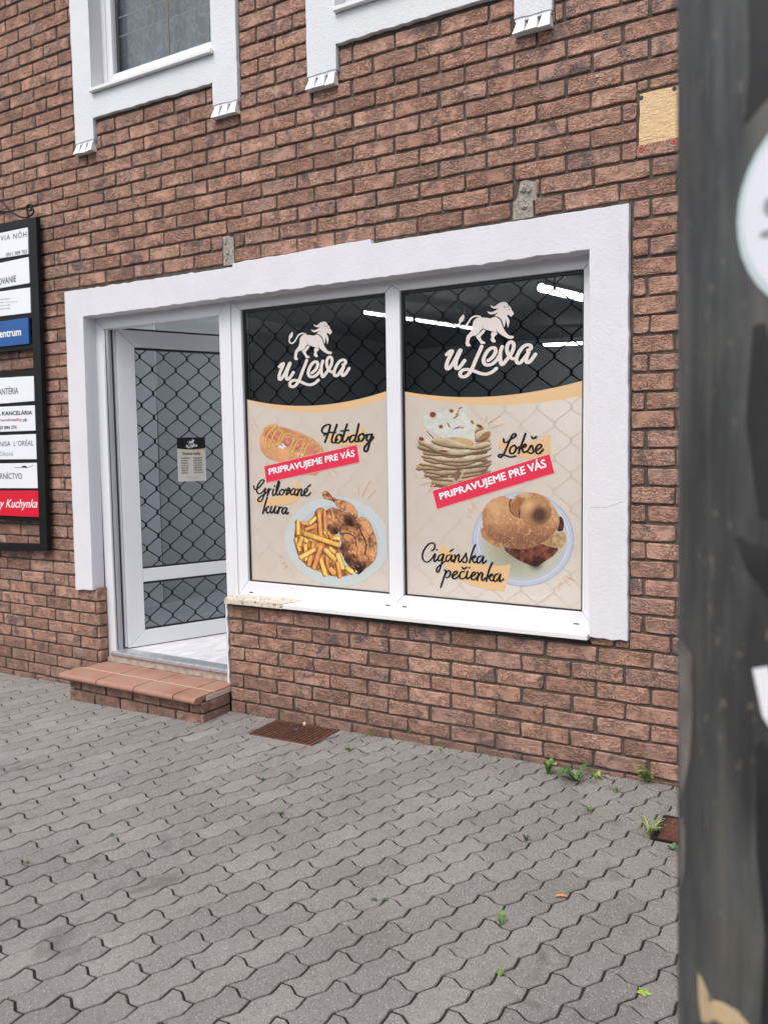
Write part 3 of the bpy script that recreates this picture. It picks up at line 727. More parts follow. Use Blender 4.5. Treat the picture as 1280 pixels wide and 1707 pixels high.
# expanding grilles
def wires(x0, x1, z0, z1, xph, zph, put, parent, r=.0042, fx=.1705, fz=.1645):
    hx = fx/2; amp = hx/2 - .0045; k0 = int((x0-xph)/hx)-2; clips = MB()
    for k in range(k0, k0+int((x1-x0)/hx)+5):
        xc = xph + (k+.5)*hx
        pts = []; zz = zph - 40*fz
        n0 = int((z0-zph)/fz)-1
        for n_ in range(n0, n0+int((z1-z0)/fz)+3):
            zb = zph + n_*fz
            sg = 1 if k % 2 else -1
            # nodes at zb (side sg... ) and zb+fz/2 (other side)
            for dz, s_ in ((-.013,-sg),(.013,-sg),(fz/2-.013,sg),(fz/2+.013,sg)): pts.append((xc+s_*amp, zb+dz))
        cl = [p for p in pts if True]; seg = []
        def flush(seg):
            if len(seg) > 1:
                q = MB(); q.tube([put(x, z) for x, z in seg], r, 5); q.build('wire', M['wire'], parent, smooth=True)
        for a, c_ in zip(cl[:-1], cl[1:]):
            # clip segment to the rectangle
            t0, t1 = 0.0, 1.0; dx, dz = c_[0]-a[0], c_[1]-a[1]; ok = True
            for p_, q_ in ((-dx, a[0]-x0), (dx, x1-a[0]), (-dz, a[1]-z0), (dz, z1-a[1])):
                if abs(p_) < 1e-9:
                    if q_ < 0: ok = False
                else:
                    t = q_/p_
                    if p_ < 0: t0 = max(t0, t)
                    else: t1 = min(t1, t)
            if not ok or t0 >= t1: flush(seg); seg = []; continue
            A = (a[0]+dx*t0, a[1]+dz*t0); B = (a[0]+dx*t1, a[1]+dz*t1)
            if not seg: seg = [A, B]
            elif math.hypot(seg[-1][0]-A[0], seg[-1][1]-A[1]) < 1e-6: seg.append(B)
            else: flush(seg); seg = [A, B]
            if t1 < 1: flush(seg); seg = []
        flush(seg)
        for n_ in range(n0, n0+int((z1-z0)/fz)+3):
            zz = zph + n_*fz + (fz/2 if k % 2 else 0); xx = xph + k*hx + hx
            if x0+.01 < xx < x1-.01 and z0+.02 < zz < z1-.02:
                clips.tube([put(xx, zz-.016), put(xx, zz+.016)], .0078, 8)
    clips.build('wire_clips', M['wire'], parent, kind='stuff')
g1 = empty('security_grille', 'black expanding wire grille behind the left shop pane', 'grille')
wires(-.165, .875, .69, 2.345, -.0235-.0, 2.2525-.0822, lambda x, z: (x,.151,z), g1)
g2 = empty('security_grille', 'black expanding wire grille behind the right shop pane', 'grille')
P2n = at(640+130/2.586, 420+285/2.586, .151)
wires(.905, 1.945, .69, 2.345, P2n.x, P2n.z-.0822, lambda x, z: (x,.151,z), g2)
for gg, a, c_ in ((g1,-.165,.875),(g2,.905,1.945)):
    for zz in (.70, 2.338):
        q = MB(); q.box(a, c_, .140,.165,zz-.008,zz+.008); q.build('grille_rail', M['blacksteel'], gg)
    for xx in (a+.012, c_-.0):
        q = MB(); q.box(xx-.008, xx+.008, .140,.165,.70,2.34); q.build('grille_post', M['blacksteel'], gg)
gd = empty('security_grille', 'black wire grille covering both glass panels of the open door', 'grille')
wires(.123, .885, .698, 2.207, .427, 2.068-.0822, lambda s, z: leafm_(s, z, .040), gd)
wires(.123, .885, .272, .607, .427, 2.068-.0822-10*.1645, lambda s, z: leafm_(s, z, .040), gd)

# ------------------------------------------------------------------ shop interior
Y9, XL, XR, CZ, FZ = 6.2, -2.25, 3.9, 2.78, .158
ro_ = empty('shop_interior', 'plain grey shop room seen through the open door and the dark window film', 'room')
def quad(name, pts, mat, parent, **kw):
    q = MB(); q.add(pts, [(0,1,2,3)]); return q.build(name, mat, parent, **kw)
quad('left_wall', [(XL,.281,FZ),(XL,1.45,FZ),(XL,1.45,CZ),(XL,.281,CZ)], M['wall_in'], ro_)
quad('left_panel', [(XL+.01,1.45,FZ),(XL+.01,Y9,FZ),(XL+.01,Y9,CZ),(XL+.01,1.45,CZ)], M['wall_in2'], ro_)
quad('back_wall', [(XL,Y9,FZ),(XR,Y9,FZ),(XR,Y9,CZ),(XL,Y9,CZ)], M['wall_in'], ro_)
quad('right_wall', [(XR,.281,FZ),(XR,Y9,FZ),(XR,Y9,CZ),(XR,.281,CZ)], M['wall_in'], ro_)
quad('ceiling', [(XL,.05,CZ),(XR,.05,CZ),(XR,Y9,CZ),(XL,Y9,CZ)], M['ceil_in'], ro_)
quad('front_wall', [(XL,.2805,FZ),(-1.385,.2805,FZ),(-1.385,.2805,CZ),(XL,.2805,CZ)], M['wall_in'], ro_)
fl = MB(); fl.box(XL, XR, .16, Y9, .10, .151); fl.build('tile_bed', M['grey_line'], ro_)
q0 = at(250, 1095, .16)
tx = [XL] + [x for x in np.arange(-2.0+.13, XR, .6)] + [XR]; ty = [.151] + list(np.arange(.55, Y9, .6)) + [Y9]
tj = MB()
cnt = 0; tmesh = None
for i in range(len(tx)-1):
    for j in range(len(ty)-1):
        a, c_, d_, e_ = tx[i]+.0015, tx[i+1]-.0015, ty[j]+.0015, ty[j+1]-.0015
        if c_-a < .02: continue
        if a < .6 and d_ < 2.4:
            q = MB(); q.box(a, c_, d_, e_, .1515, FZ); q.build('floor_tile', M['tile'], ro_)
        else: tj.box(a, c_, d_, e_, .1515, FZ)
tj.build('floor_tiles', M['tile'], ro_, kind='stuff')
def lamp(p, q_, r, label):
    root = empty('ceiling_lamp', label, 'lamp', loc=p); p = Vector(p); q_ = Vector(q_); d = (q_-p); L = d.length; u = d/L; s_ = u.cross(Vector((0,0,1)))*r
    b1 = MB(); up = Vector((0,0,r*.9)); vs = []
    for t in (p, q_): vs += [t-p-s_, t-p+s_, t-p+s_+up, t-p-s_+up]
    b1.add(vs, [(0,1,5,4),(1,2,6,5),(2,3,7,6),(3,0,4,7),(0,3,2,1),(4,5,6,7)]); b1.build('housing', M['pvc'], root)
    b2 = MB(); b2.tube([Vector((0,0,-r*.35)), d+Vector((0,0,-r*.35))], r*.8, 8); b2.build('tube', M['lamp'], root, smooth=True)
    b3 = MB()
    for t in (.15,.85): b3.box(*(lambda c: (c.x-.006,c.x+.006,c.y-.006,c.y+.006,r*.9,CZ-p.z))(d*t))
    b3.build('bracket', M['pvc'], root)
lamp((-.50,2.05,2.6), (-.17,3.55,2.6), .018, 'long fluorescent lamp seen at the left edge of the right pane through the dark film')
lamp((1.08,1.80,2.6), (1.32,2.95,2.6), .038, 'bright fluorescent lamp at the top right corner of the right pane')
lamp((-.12,5.15,2.6), (1.1,5.45,2.6), .026, 'small far fluorescent lamp below the bright one in the right pane')

# ------------------------------------------------------------------ posters
def crop(ox, oy, s): return lambda a, b_: (ox + a/s, oy + b_/s)
FY = .1035                                  # front of the film
def onfilm(cr, dy=0.0):
    def f(a, b_):
        u, v = cr(a, b_); p = at(u, v, FY - dy); return p
    return f
def catmull(pts, n=6):
    P = [np.array(p, float) for p in pts]
    if len(P) < 3: return [tuple(P[0] + (P[-1]-P[0])*i/2) for i in range(3)]
    P = [2*P[0]-P[1]] + P + [2*P[-1]-P[-2]]; out = []
    for i in range(1, len(P)-2):
        for k in range(n):
            t = k/n; out.append(tuple(.5*((2*P[i])+(-P[i-1]+P[i+1])*t+(2*P[i-1]-5*P[i]+4*P[i+1]-P[i+2])*t*t+(-P[i-1]+3*P[i]-3*P[i+1]+P[i+2])*t**3)))
    out.append(tuple(P[-2])); return out
def strokes(name, mat, parent, lst, width, place, slant_w=0.35, nrm=Vector((0,-1,0)), label=None):
    """pen strokes: wider on the down strokes, round ends; every later piece lies a hair further out"""
    mb = MB(); lift = 0.0
    for st_ in lst:
        wk = 1.0
        if isinstance(st_, tuple) and isinstance(st_[0], list): st_, wk = st_
        pts = catmull(st_); n = len(pts)
        if len(st_) == 1: continue
        L_, R_ = [], []
        for i, p in enumerate(pts):
            a = pts[max(i-1,0)]; c_ = pts[min(i+1,n-1)]; dx, dy = c_[0]-a[0], c_[1]-a[1]; l = math.hypot(dx, dy) or 1; dx /= l; dy /= l
            w_ = width*wk*.5*(1 - slant_w + slant_w*abs(dy)**1.2)
            L_.append((p[0]-dy*w_, p[1]+dx*w_)); R_.append((p[0]+dy*w_, p[1]-dx*w_))
        vs = []
        for i in range(n):
            lift += .0000035
            for P_ in (L_[i], R_[i]): vs.append(place(*P_) + nrm*lift)
        mb.add(vs, [(2*i,2*i+1,2*i+3,2*i+2) for i in range(n-1)])
        for e in (0, n-1):
            c_ = pts[e]; rr = math.hypot(L_[e][0]-c_[0], L_[e][1]-c_[1]); lift += .000004
            mb.add([place(c_[0]+rr*math.cos(t*math.pi/5), c_[1]+rr*math.sin(t*math.pi/5))+nrm*lift for t in range(10)], [tuple(range(10))])
    for f_ in range(len(mb.f)): pass
    return mb.build(name, mat, parent)
def shape(name, mat, parent, polys, place, smooth_n=4, nrm=Vector((0,-1,0)), curve=True, lift0=0.0):
    mb = MB(); lift = lift0
    for P_ in polys:
        pts = catmull(P_ + [P_[0]], smooth_n)[:-1] if curve else P_
        lift += .00003; mb.add([place(*p)+nrm*lift for p in pts], [tuple(range(len(pts)))])
    return mb.build(name, mat, parent)
_fc = {}
def text2d(s_, bold=0.0, shear=0.0, space=1.0):
    cu = bpy.data.curves.new('t', 'FONT'); cu.body = s_; cu.size = 1; cu.offset = bold; cu.shear = shear; cu.space_character = space; cu.resolution_u = 3
    o = bpy.data.objects.new('t', cu); C.objects.link(o); dg = bpy.context.evaluated_depsgraph_get(); dg.update()
    me = bpy.data.meshes.new_from_object(o.evaluated_get(dg)); v = [(a.co.x, a.co.y) for a in me.vertices]; f = [tuple(p.vertices) for p in me.polygons]
    bpy.data.objects.remove(o); bpy.data.curves.remove(cu); bpy.data.meshes.remove(me); return v, f
def text(name, s_, mat, parent, quad4, place, bold=0.0, shear=0.0, space=1.0, label=None):
    """quad4: BL, BR, TR, TL of the lettering's bounding box"""
    v, f = text2d(s_, 0, shear, space)
    x0, x1 = min(p[0] for p in v), max(p[0] for p in v); y0, y1 = min(p[1] for p in v), max(p[1] for p in v)
    BL, BR, TR, TL = [np.array(q_, float) for q_ in quad4]; vs = []
    for x, y in v:
        a = (x-x0)/(x1-x0); b_ = (y-y0)/(y1-y0); p = (BL*(1-a)+BR*a)*(1-b_)+(TL*(1-a)+TR*a)*b_; vs.append(place(p[0], p[1]))
    mb = MB(); mb.add(vs, f)
    if bold:
        for k_, (sx_, sy_) in enumerate(((-1,0),(1,0),(0,.8),(0,-.8))):
            a_ = (BR-BL)/(x1-x0)*bold*sx_ + (TL-BL)/(y1-y0)*bold*sy_; e2_ = []
            for x, y in v:
                a = (x-x0)/(x1-x0); b_ = (y-y0)/(y1-y0); p = (BL*(1-a)+BR*a)*(1-b_)+(TL*(1-a)+TR*a)*b_ + a_; e2_.append(place(p[0], p[1])+Vector((0,-.00004*(k_+1),0)))
            mb.add(e2_, f)
    o = mb.build(name, mat, parent)
    if label: o['label'] = label
    return o

c1 = crop(440, 520, 8)
ULEVA = [[(205,732),(228,706),(248,692),(262,692),(245,740),(222,790),(204,850),(205,893),(228,896),(262,852),(300,780),(342,690),(350,688),(332,735),(308,800),(300,850),(304,893),(328,896),(362,856),(394,806)],
         [(572,645),(552,700),(515,790),(482,880),(462,925),(425,978),(385,998),(352,985),(350,945),(385,915),(440,915),(500,935),(560,962),(620,972),(680,950),(728,908)],
         [(640,815),(690,770),(718,715),(712,672),(680,665),(640,695),(608,750),(592,810),(610,858),(655,865),(700,842),(738,800),(752,770)],
         [(788,655),(768,720),(768,800),(785,865),(835,810),(885,735),(908,665),(905,620),(880,600),(852,622),(838,670),(845,730),(870,775),(905,800),(940,790)],
         [(1055,705),(1088,685),(1085,650),(1050,640),(1005,665),(962,730),(938,800),(945,845),(975,850),(1010,810),(1065,730)], [(1066,728),(1046,785),(1040,835),(1062,848),(1095,818),(1138,752)]]
LION = [[(560,303),(620,310),(665,317),(700,302),(735,312),(768,345),(785,395),(805,450),(840,505),(872,527),(900,530),(908,548),(890,562),(850,560),(800,530),(762,500),(737,478),(715,480),(680,470),(620,450),(588,435),(560,455),(540,490),(500,515),(465,525),(450,545),(440,600),(455,625),(450,640),(415,638),(402,605),(408,570),(415,520),(440,490),(465,450),(475,400),(480,360),(500,325),(530,305)],
        [(582,448),(610,452),(600,480),(567,520),(560,545),(580,580),(605,592),(608,612),(565,615),(550,590),(515,537),(512,517),(540,500)],
        [(680,478),(733,488),(730,510),(708,530),(705,560),(718,580),(715,600),(690,600),(668,580),(665,560),(675,540),(668,510)],
        [(705,292),(722,272),(748,245),(710,265),(665,270),(635,250),(632,235),(665,245),(700,235),(745,205),(710,205),(675,190),(665,168),(700,180),(725,165),(760,138),(800,128),(835,140),(850,170),(872,190),(885,225),(905,255),(905,275),(880,302),(865,290),(855,282),(835,290),(855,330),(862,370),(845,430),(840,400),(832,360),(822,330),(822,370),(805,425),(797,390),(780,340),(745,303)],
        [(382,262),(388,300),(375,340),(350,358),(335,345),(335,320),(355,290)]]
TAIL = [([(345,345),(338,385),(362,418),(400,405),(430,362),(460,312),(505,287),(555,294)], .55)]
EYE = [([(850,215),(866,222)], .2), ([(804,175),(808,190),(830,192),(850,183)], .16), ([(585,400),(580,432)], .12), ([(722,440),(735,478)], .12)]
def affine(src, dst):
    A = np.c_[np.array(src, float), np.ones(len(src))]; X = np.linalg.lstsq(A, np.array(dst, float), rcond=None)[0]
    return lambda a, b_: tuple(np.array([a, b_, 1.0]) @ X)
c1b = crop(720, 490, 6.737)
AF2 = affine([(905,548),(402,605),(835,140),(200,895),(1140,750),(345,1000),(905,620),(728,908),(382,262)], [(918,495),(375,560),(835,100),(152,842),(1168,688),(318,930),(905,535),(722,832),(362,228)])
def logo(parent, place, nrm=Vector((0,-1,0)), mat=None, wk=1.0):
    mat = mat or M['ink_logo']
    strokes('shop_name_lettering', mat, parent, ULEVA, 40*wk, place, .12, nrm)
    lp = lambda a, b_: place(a, b_) + nrm*.0003
    shape('lion_emblem', mat, parent, LION, lp, 3, nrm)
    strokes('lion_tail', mat, parent, TAIL, 34, lp, .0, nrm)
    if wk == 1.0: strokes('lion_lines', M['ink_black'], parent, EYE, 30, lambda a, b_: place(a, b_)+nrm*.0007, 0, nrm)

def band(pl, x0, x1, ztop, curve_pts, x_of):  # polygon from top edge down to a sampled curve
    pass
def poly_world(name, mat, parent, pts, y):
    mb = MB(); a = sum(pts[i][0]*pts[(i+1)%len(pts)][1]-pts[(i+1)%len(pts)][0]*pts[i][1] for i in range(len(pts)))
    if a < 0: pts = pts[::-1]
    mb.add([(x, y, z) for x, z in pts], [tuple(range(len(pts)))]); return mb.build(name, mat, parent)
def curve_z(p3, n=24):
    """smooth curve through three photo points on the film"""
    W_ = [at(u, v, FY) for u, v in p3]; xs = [p.x for p in W_]; zs = [p.z for p in W_]; co = np.polyfit(xs, zs, 2)
    return lambda x: float(np.polyval(co, x))
def poster_base(x0, x1, blk, gold, label):
    r = empty('window_poster', label, 'poster'); z0, z1 = .727, 2.316
    fb, fg = curve_z(blk), curve_z(gold); xs = np.linspace(x0, x1, 28)
    poly_world('tinted_top_band', M['film_black'], r, [(x0,z1),(x1,z1)]+[(x, fb(x)) for x in xs[::-1]], FY)
    poly_world('gold_band', M['ink_gold'], r, [(x, fb(x)) for x in xs]+[(x, min(fg(x), fb(x)-.0005)) for x in xs[::-1]], FY)
    poly_world('beige_field', M['film_beige'], r, [(x0,z0),(x1,z0)]+[(x, min(fg(x), fb(x)-.0005)) for x in xs[::-1]], FY)
    return r
p1 = poster_base(-.125, .838, [(408,664.8),(538,675),(642.7,652.5)], [(408,667),(520.5,687.6),(642.7,664.8)], 'left window poster showing a hot dog and grilled chicken with chips')
p2 = poster_base(.948, 1.905, [(671,652),(802,661.7),(970.6,634.6)], [(671,657),(806,675),(970.6,659.8)], 'right window poster showing a stack of flatbreads and a round bread sandwich')
logo(p1, onfilm(c1, .0006)); logo(p2, (lambda a, b_: onfilm(c1b, .0006)(*AF2(a, b_))))

def sh(r, g_, b_): return np.array([r, g_, b_], float)/255
class Canvas:
    def __init__(s, x0, y0, x1, y1, step, seed=1):
        s.x0, s.y0, s.step = x0, y0, step; s.xs = np.arange(x0, x1+step, step); s.ys = np.arange(y0, y1+step, step)
        s.X, s.Y = np.meshgrid(s.xs, s.ys); s.rgb = np.zeros(s.X.shape+(3,)); s.a = np.zeros(s.X.shape, bool); s.r = np.random.RandomState(seed)
    def fbm(s, scale, oct=4, stretch=(1,1), rot=0):
        out = np.zeros(s.X.shape); amp = 1; tot = 0
        Xr = (s.X*math.cos(rot)+s.Y*math.sin(rot))/stretch[0]; Yr = (-s.X*math.sin(rot)+s.Y*math.cos(rot))/stretch[1]
        for o in range(oct):
            sc = scale/2**o; gx = Xr/sc; gy = Yr/sc; gx = gx-gx.min(); gy = gy-gy.min(); n = s.r.rand(int(gy.max())+3, int(gx.max())+3)
            ix, iy = gx.astype(int), gy.astype(int); fx, fy = gx-ix, gy-iy; fx = fx*fx*(3-2*fx); fy = fy*fy*(3-2*fy)
            out += amp*((n[iy,ix]*(1-fx)+n[iy,ix+1]*fx)*(1-fy)+(n[iy+1,ix]*(1-fx)+n[iy+1,ix+1]*fx)*fy); tot += amp; amp *= .6
        return out/tot
    def mask_poly(s, pts, smooth=True):
        if smooth: pts = catmull(list(pts)+[pts[0]], 5)
        m_ = np.zeros(s.X.shape, bool); n = len(pts)
        for i in range(n):
            x1, y1 = pts[i]; x2, y2 = pts[(i+1)%n]
            if y1 == y2: continue
            c = ((s.Y > min(y1,y2)) & (s.Y <= max(y1,y2))) & (s.X < (x2-x1)*(s.Y-y1)/(y2-y1)+x1); m_ ^= c
        return m_
    def mask_ell(s, cx, cy, rx, ry, rot=0):
        dx, dy = s.X-cx, s.Y-cy; a = dx*math.cos(rot)+dy*math.sin(rot); b_ = -dx*math.sin(rot)+dy*math.cos(rot); return (a/rx)**2+(b_/ry)**2
    def put(s, m_, col, k=1.0, new=True):
        if not new: m_ = m_ & s.a
        kk = k if np.isscalar(k) else k[m_][:,None]; col = np.asarray(col)
        s.rgb[m_] = np.clip((col[m_] if col.ndim == 3 else col)*kk, 0, 1); s.a |= m_
    def blend(s, w_, col):
        w_ = np.clip(w_, 0, 1)[...,None]*s.a[...,None]; s.rgb = s.rgb*(1-w_)+np.asarray(col)*w_
    def caps(s, p, q_, w_, col, seed=0):
        p, q_ = np.array(p, float), np.array(q_, float); d = q_-p; l = np.hypot(*d); u = d/l
        t = (s.X-p[0])*u[0]+(s.Y-p[1])*u[1]; e = (s.X-p[0])*-u[1]+(s.Y-p[1])*u[0]; r_ = w_*.32
        ov = np.maximum(np.maximum(r_-t, t-(l-r_)), 0); hw = w_/2*(1+.10*np.sin(t/l*5+p[0])) - np.where(ov > 0, r_-np.sqrt(np.maximum(r_*r_-ov*ov, 0)), 0); m_ = (ov < r_) & (abs(e) < hw)
        k = .82+.30*np.sqrt(np.clip(1-(e/(w_/2))**2, 0, 1)) - .10*(e/(w_/2)); k = k*(.80+.40*s.tex)*(1+.06*math.sin(p[1]*.7)); edge = (abs(e) > w_*.40) | (t < w_*.1) | (t > l-w_*.1)
        s.put(m_, col, k*np.where(edge, .78, 1))
    def line(s, pts, w_, col, k=1.0):
        for a, b_ in zip(pts[:-1], pts[1:]):
            a_, d = np.array(a, float), np.array(b_, float)-np.array(a, float); L2 = (d**2).sum() or 1; t = np.clip(((s.X-a[0])*d[0]+(s.Y-a[1])*d[1])/L2, 0, 1)
            dist = np.hypot(s.X-a[0]-t*d[0], s.Y-a[1]-t*d[1]); s.put(dist < w_/2, col, (1.08-.3*(dist/(w_/2)))*k)
    def build(s, name, parent, place, inside=None, gain=.94):
        H, W_ = s.X.shape; idx = -np.ones(s.X.shape, int); use = s.a.copy()
        if inside is not None:
            pass
        cell = use[:-1,:-1] & use[1:,:-1] & use[:-1,1:] & use[1:,1:]
        vu = np.zeros(s.X.shape, bool); vu[:-1,:-1] |= cell; vu[1:,:-1] |= cell; vu[:-1,1:] |= cell; vu[1:,1:] |= cell
        idx[vu] = np.arange(vu.sum()); vs = [tuple(place(x, y)) for x, y in zip(s.X[vu], s.Y[vu])]
        jj, ii = np.where(cell); fs = np.stack([idx[jj,ii], idx[jj+1,ii], idx[jj+1,ii+1], idx[jj,ii+1]], 1).tolist()
        me = bpy.data.meshes.new(name); me.from_pydata(vs, [], fs); me.materials.append(M['ink_photo'])
        c = s.rgb[vu]; c = np.where(c <= .04045, c/12.92, ((c+.055)/1.055)**2.4)*gain; col = np.ones((len(c), 4), 'f'); col[:,:3] = np.clip(c, 0, 1)
        at_ = me.color_attributes.new('ink', 'FLOAT_COLOR', 'POINT'); at_.data.foreach_set('color', col.ravel()); me.update(); return link(me, name, parent)

# --- hot dog
cA = crop(400, 690, 5.333)
cv = Canvas(140, 70, 790, 560, 4.2, 3); cv.tex = cv.fbm(40)
bun = cv.mask_poly([(165,225),(185,175),(215,120),(300,85),(345,105),(480,140),(620,200),(705,262),(750,330),(745,420),(700,530),(640,548),(500,500),(370,440),(250,395),(190,330)])
cv.put(bun, sh(214,158,112), .86+.26*cv.fbm(90)); cv.blend(np.where(bun, np.clip((cv.Y-(cv.X*.45+220))/170, 0, .55), 0), sh(176,108,70)); cv.blend(np.where(bun, (cv.fbm(30, 3) > .6)*.35, 0), sh(226,180,134))
fill = cv.mask_poly([(200,170),(240,110),(330,105),(470,150),(610,215),(720,290),(690,350),(600,380),(480,330),(330,270),(240,240)]); cv.put(fill, sh(196,140,105), .8+.4*cv.fbm(22))
for (a, b_, c_, d_) in ((235,160,300,205),(310,180,360,240),(400,230,440,270),(480,260,530,300),(600,300,640,335)): cv.caps((a,b_),(c_,d_), 62, sh(190,108,100))
cv.put(cv.mask_ell(628,322,42,36) < 1, sh(206,122,112)); cv.put((cv.mask_ell(370,285,50,22,.4) < 1) & (cv.fbm(14) > .4), sh(222,220,216)); cv.put((cv.mask_ell(530,360,40,22,.4) < 1) & (cv.fbm(14) > .45), sh(216,214,206))
for P_ in ([(205,180),(225,130),(290,110),(325,105),(270,160),(235,215),(240,285),(265,300),(275,245),(320,160),(350,130)], [(350,150),(385,160),(360,200),(335,260),(330,285),(360,250),(410,180),(450,175)], [(455,190),(490,200),(470,260),(440,330),(440,380),(468,375),(480,310),(520,240),(560,225)], [(560,235),(575,260),(550,320),(520,385),(505,395)], [(560,320),(590,300),(620,270),(660,262),(700,280),(735,320)], [(590,300),(570,370),(600,375)]):
    cv.line(catmull(P_, 5), 19, sh(216,160,78)); cv.line([(x-3, y-4) for x, y in catmull(P_, 5)], 7, sh(236,196,120))
cv.build('hot_dog_picture', p1, onfilm(cA, .0010))
# --- chicken and chips
cB = crop(460, 800, 6.737)
cv = Canvas(100, 90, 1268, 1215, 5.6, 5); cv.tex = cv.fbm(50)
e = cv.mask_ell(690,690,588,502,.12); plate = (e < 1) & (cv.X < 1228+cv.Y*.022)
cv.put(plate, sh(186,192,190), .98+.06*cv.fbm(300)); cv.blend(np.where(plate & (e > .62), .35, 0), sh(206,214,222)); cv.blend(np.where(plate & (e > .965), .5, 0), sh(206,212,214)); cv.blend(np.where(plate & (abs(e-.63) < .02), .5, 0), sh(168,184,190)); cv.blend(np.where(plate & (cv.Y > 900), .3, 0), sh(186,196,176))
meat = lambda s0: cv.fbm(s0, 4)
def meatfill(m_, dark, seed, bright=1.0):
    n1, n2 = cv.fbm(90), cv.fbm(26, 3); n3 = cv.fbm(16, 3, (2.2,.8), .9); t = np.clip((n1*.8+n2*.35+n3*.25-.42)*2.4 - dark, 0, 1)[...,None]
    c = (1-t)*sh(92,50,36)+t*sh(206,146,98); c = c*(1-.35*np.clip((.45-n2)*4,0,1)[...,None])*(.85+.35*n3[...,None]); cv.put(m_, c*bright)
    ed = np.zeros_like(m_); ed[1:-1,1:-1] = m_[1:-1,1:-1] & ~(m_[:-2,1:-1] & m_[2:,1:-1] & m_[1:-1,:-2] & m_[1:-1,2:]); cv.blend(np.where(ed, .7, 0), sh(60,36,28))
meatfill(cv.mask_poly([(560,345),(640,312),(740,350),(850,380),(900,440),(860,530),(740,530),(700,600),(640,612),(580,560),(535,450)]), .12, 1)
meatfill(cv.mask_poly([(515,140),(550,118),(590,135),(660,205),(740,225),(830,260),(890,320),(920,400),(910,435),(860,405),(800,350),(730,350),(690,310),(650,250),(600,228),(545,212),(520,180)]), -.22, 2)
meatfill(cv.mask_poly([(720,520),(780,500),(850,520),(900,450),(970,415),(1040,460),(1090,560),(1130,700),(1130,850),(1080,940),(1000,1000),(930,1062),(860,1010),(780,920),(740,830),(690,790),(735,720),(715,600)]), -.05, 3)
D = lambda x, y, r_: np.exp(-(((cv.X-x)**2+(cv.Y-y)**2)/r_**2))
for x, y, r_, w_ in ((930,1000,85,1.1),(800,900,70,.8),(660,580,60,.8),(820,470,70,.8),(760,770,70,.55),(720,760,40,.6)): cv.blend(D(x,y,r_)*w_*(cv.a & ~plate | (cv.rgb.sum(-1) < 1.9)), sh(38,26,24))
for x, y, r_, w_ in ((1010,480,60,.7),(1095,800,60,.6),(830,330,50,.6),(1050,560,50,.5),(960,720,60,.35)): cv.blend(D(x,y,r_)*w_*(cv.rgb.sum(-1) < 1.75)*(cv.fbm(20) > .42), sh(226,196,150))
cv.line(catmull([(850,520),(920,500),(960,600),(1010,700),(1000,830)],6), 16, sh(78,46,36)); cv.line(catmull([(720,610),(800,600),(880,640),(900,740)],6), 12, sh(70,42,34)); cv.line(catmull([(640,215),(655,240)],3), 16, sh(60,36,30))
chips = [(250,450,250,620,44),(290,485,400,495,44),(380,495,455,420,44),(330,560,440,520,46),(220,650,270,800,40),(540,570,600,650,44),(580,580,650,690,38),(640,650,725,660,44),(545,340,555,570,38),(300,650,360,700,50),(390,690,420,640,50),(600,990,665,1060,60),(330,720,345,910,42),(570,850,580,960,40),(600,760,665,815,44),(260,745,300,635,54),(480,330,505,640,46),(690,820,755,1005,54),(370,975,430,690,52),(545,770,670,905,58),(500,880,560,1080,50),(690,915,722,1100,46),(785,980,872,1045,48),(425,1005,515,730,56),(265,880,445,775,56),(315,600,715,735,58)]
base_ = cv.mask_poly([(225,440),(300,480),(400,440),(455,330),(545,335),(570,560),(720,650),(700,760),(770,960),(860,1040),(720,1090),(560,1060),(420,1000),(330,950),(255,860),(205,690)])
cv.put(base_, sh(190,130,74), .62+.75*cv.fbm(46, 3)); cv.blend(np.where(base_ & (cv.fbm(38, 2) > .56), .6, 0), sh(110,62,40))
for i, (a, b_, c_, d_, w_) in enumerate(chips):
    co = [sh(216,166,84), sh(206,146,82), sh(222,176,92), sh(204,138,84), sh(214,172,96)][i % 5]; 
    if i > 14: co = co*1.03
    cv.caps((a-4,b_+3),(c_-4,d_+5), w_+9, sh(128,78,50)); cv.caps((a,b_),(c_,d_), w_, co)
cv.build('chicken_and_chips_picture', p1, onfilm(cB, .0008))
# --- flatbreads
cC = crop(670, 660, 7.111)
cv = Canvas(150, 100, 1090, 1130, 6.2, 8); cv.tex = cv.fbm(60)
def layer(pts, col, dark=.0):
    m_ = cv.mask_poly(pts); cv.put(m_, col, .88+.2*cv.fbm(70, 4, (2.2,.7), .2))
    ys = np.where(m_, cv.Y, -1e9); bot = ys.max(0)[None,:]; top = np.where(m_, cv.Y, 1e9).min(0)[None,:]; t = np.clip((cv.Y-top)/np.maximum(bot-top, 1), 0, 1)
    cv.blend(np.where(m_, np.clip((t-.35)*1.5, 0, .75), 0), sh(124,98,72)); cv.blend(np.where(m_ & (cv.fbm(24, 3, (2.5,.6), .2) > .56), .4, 0), sh(158,132,98)); cv.blend(np.where(m_ & (bot-cv.Y < 14), .75, 0), sh(92,70,52)); cv.blend(np.where(m_ & (cv.Y-top < 12), .5, 0), sh(228,218,196))
rs_ = random.Random(4)
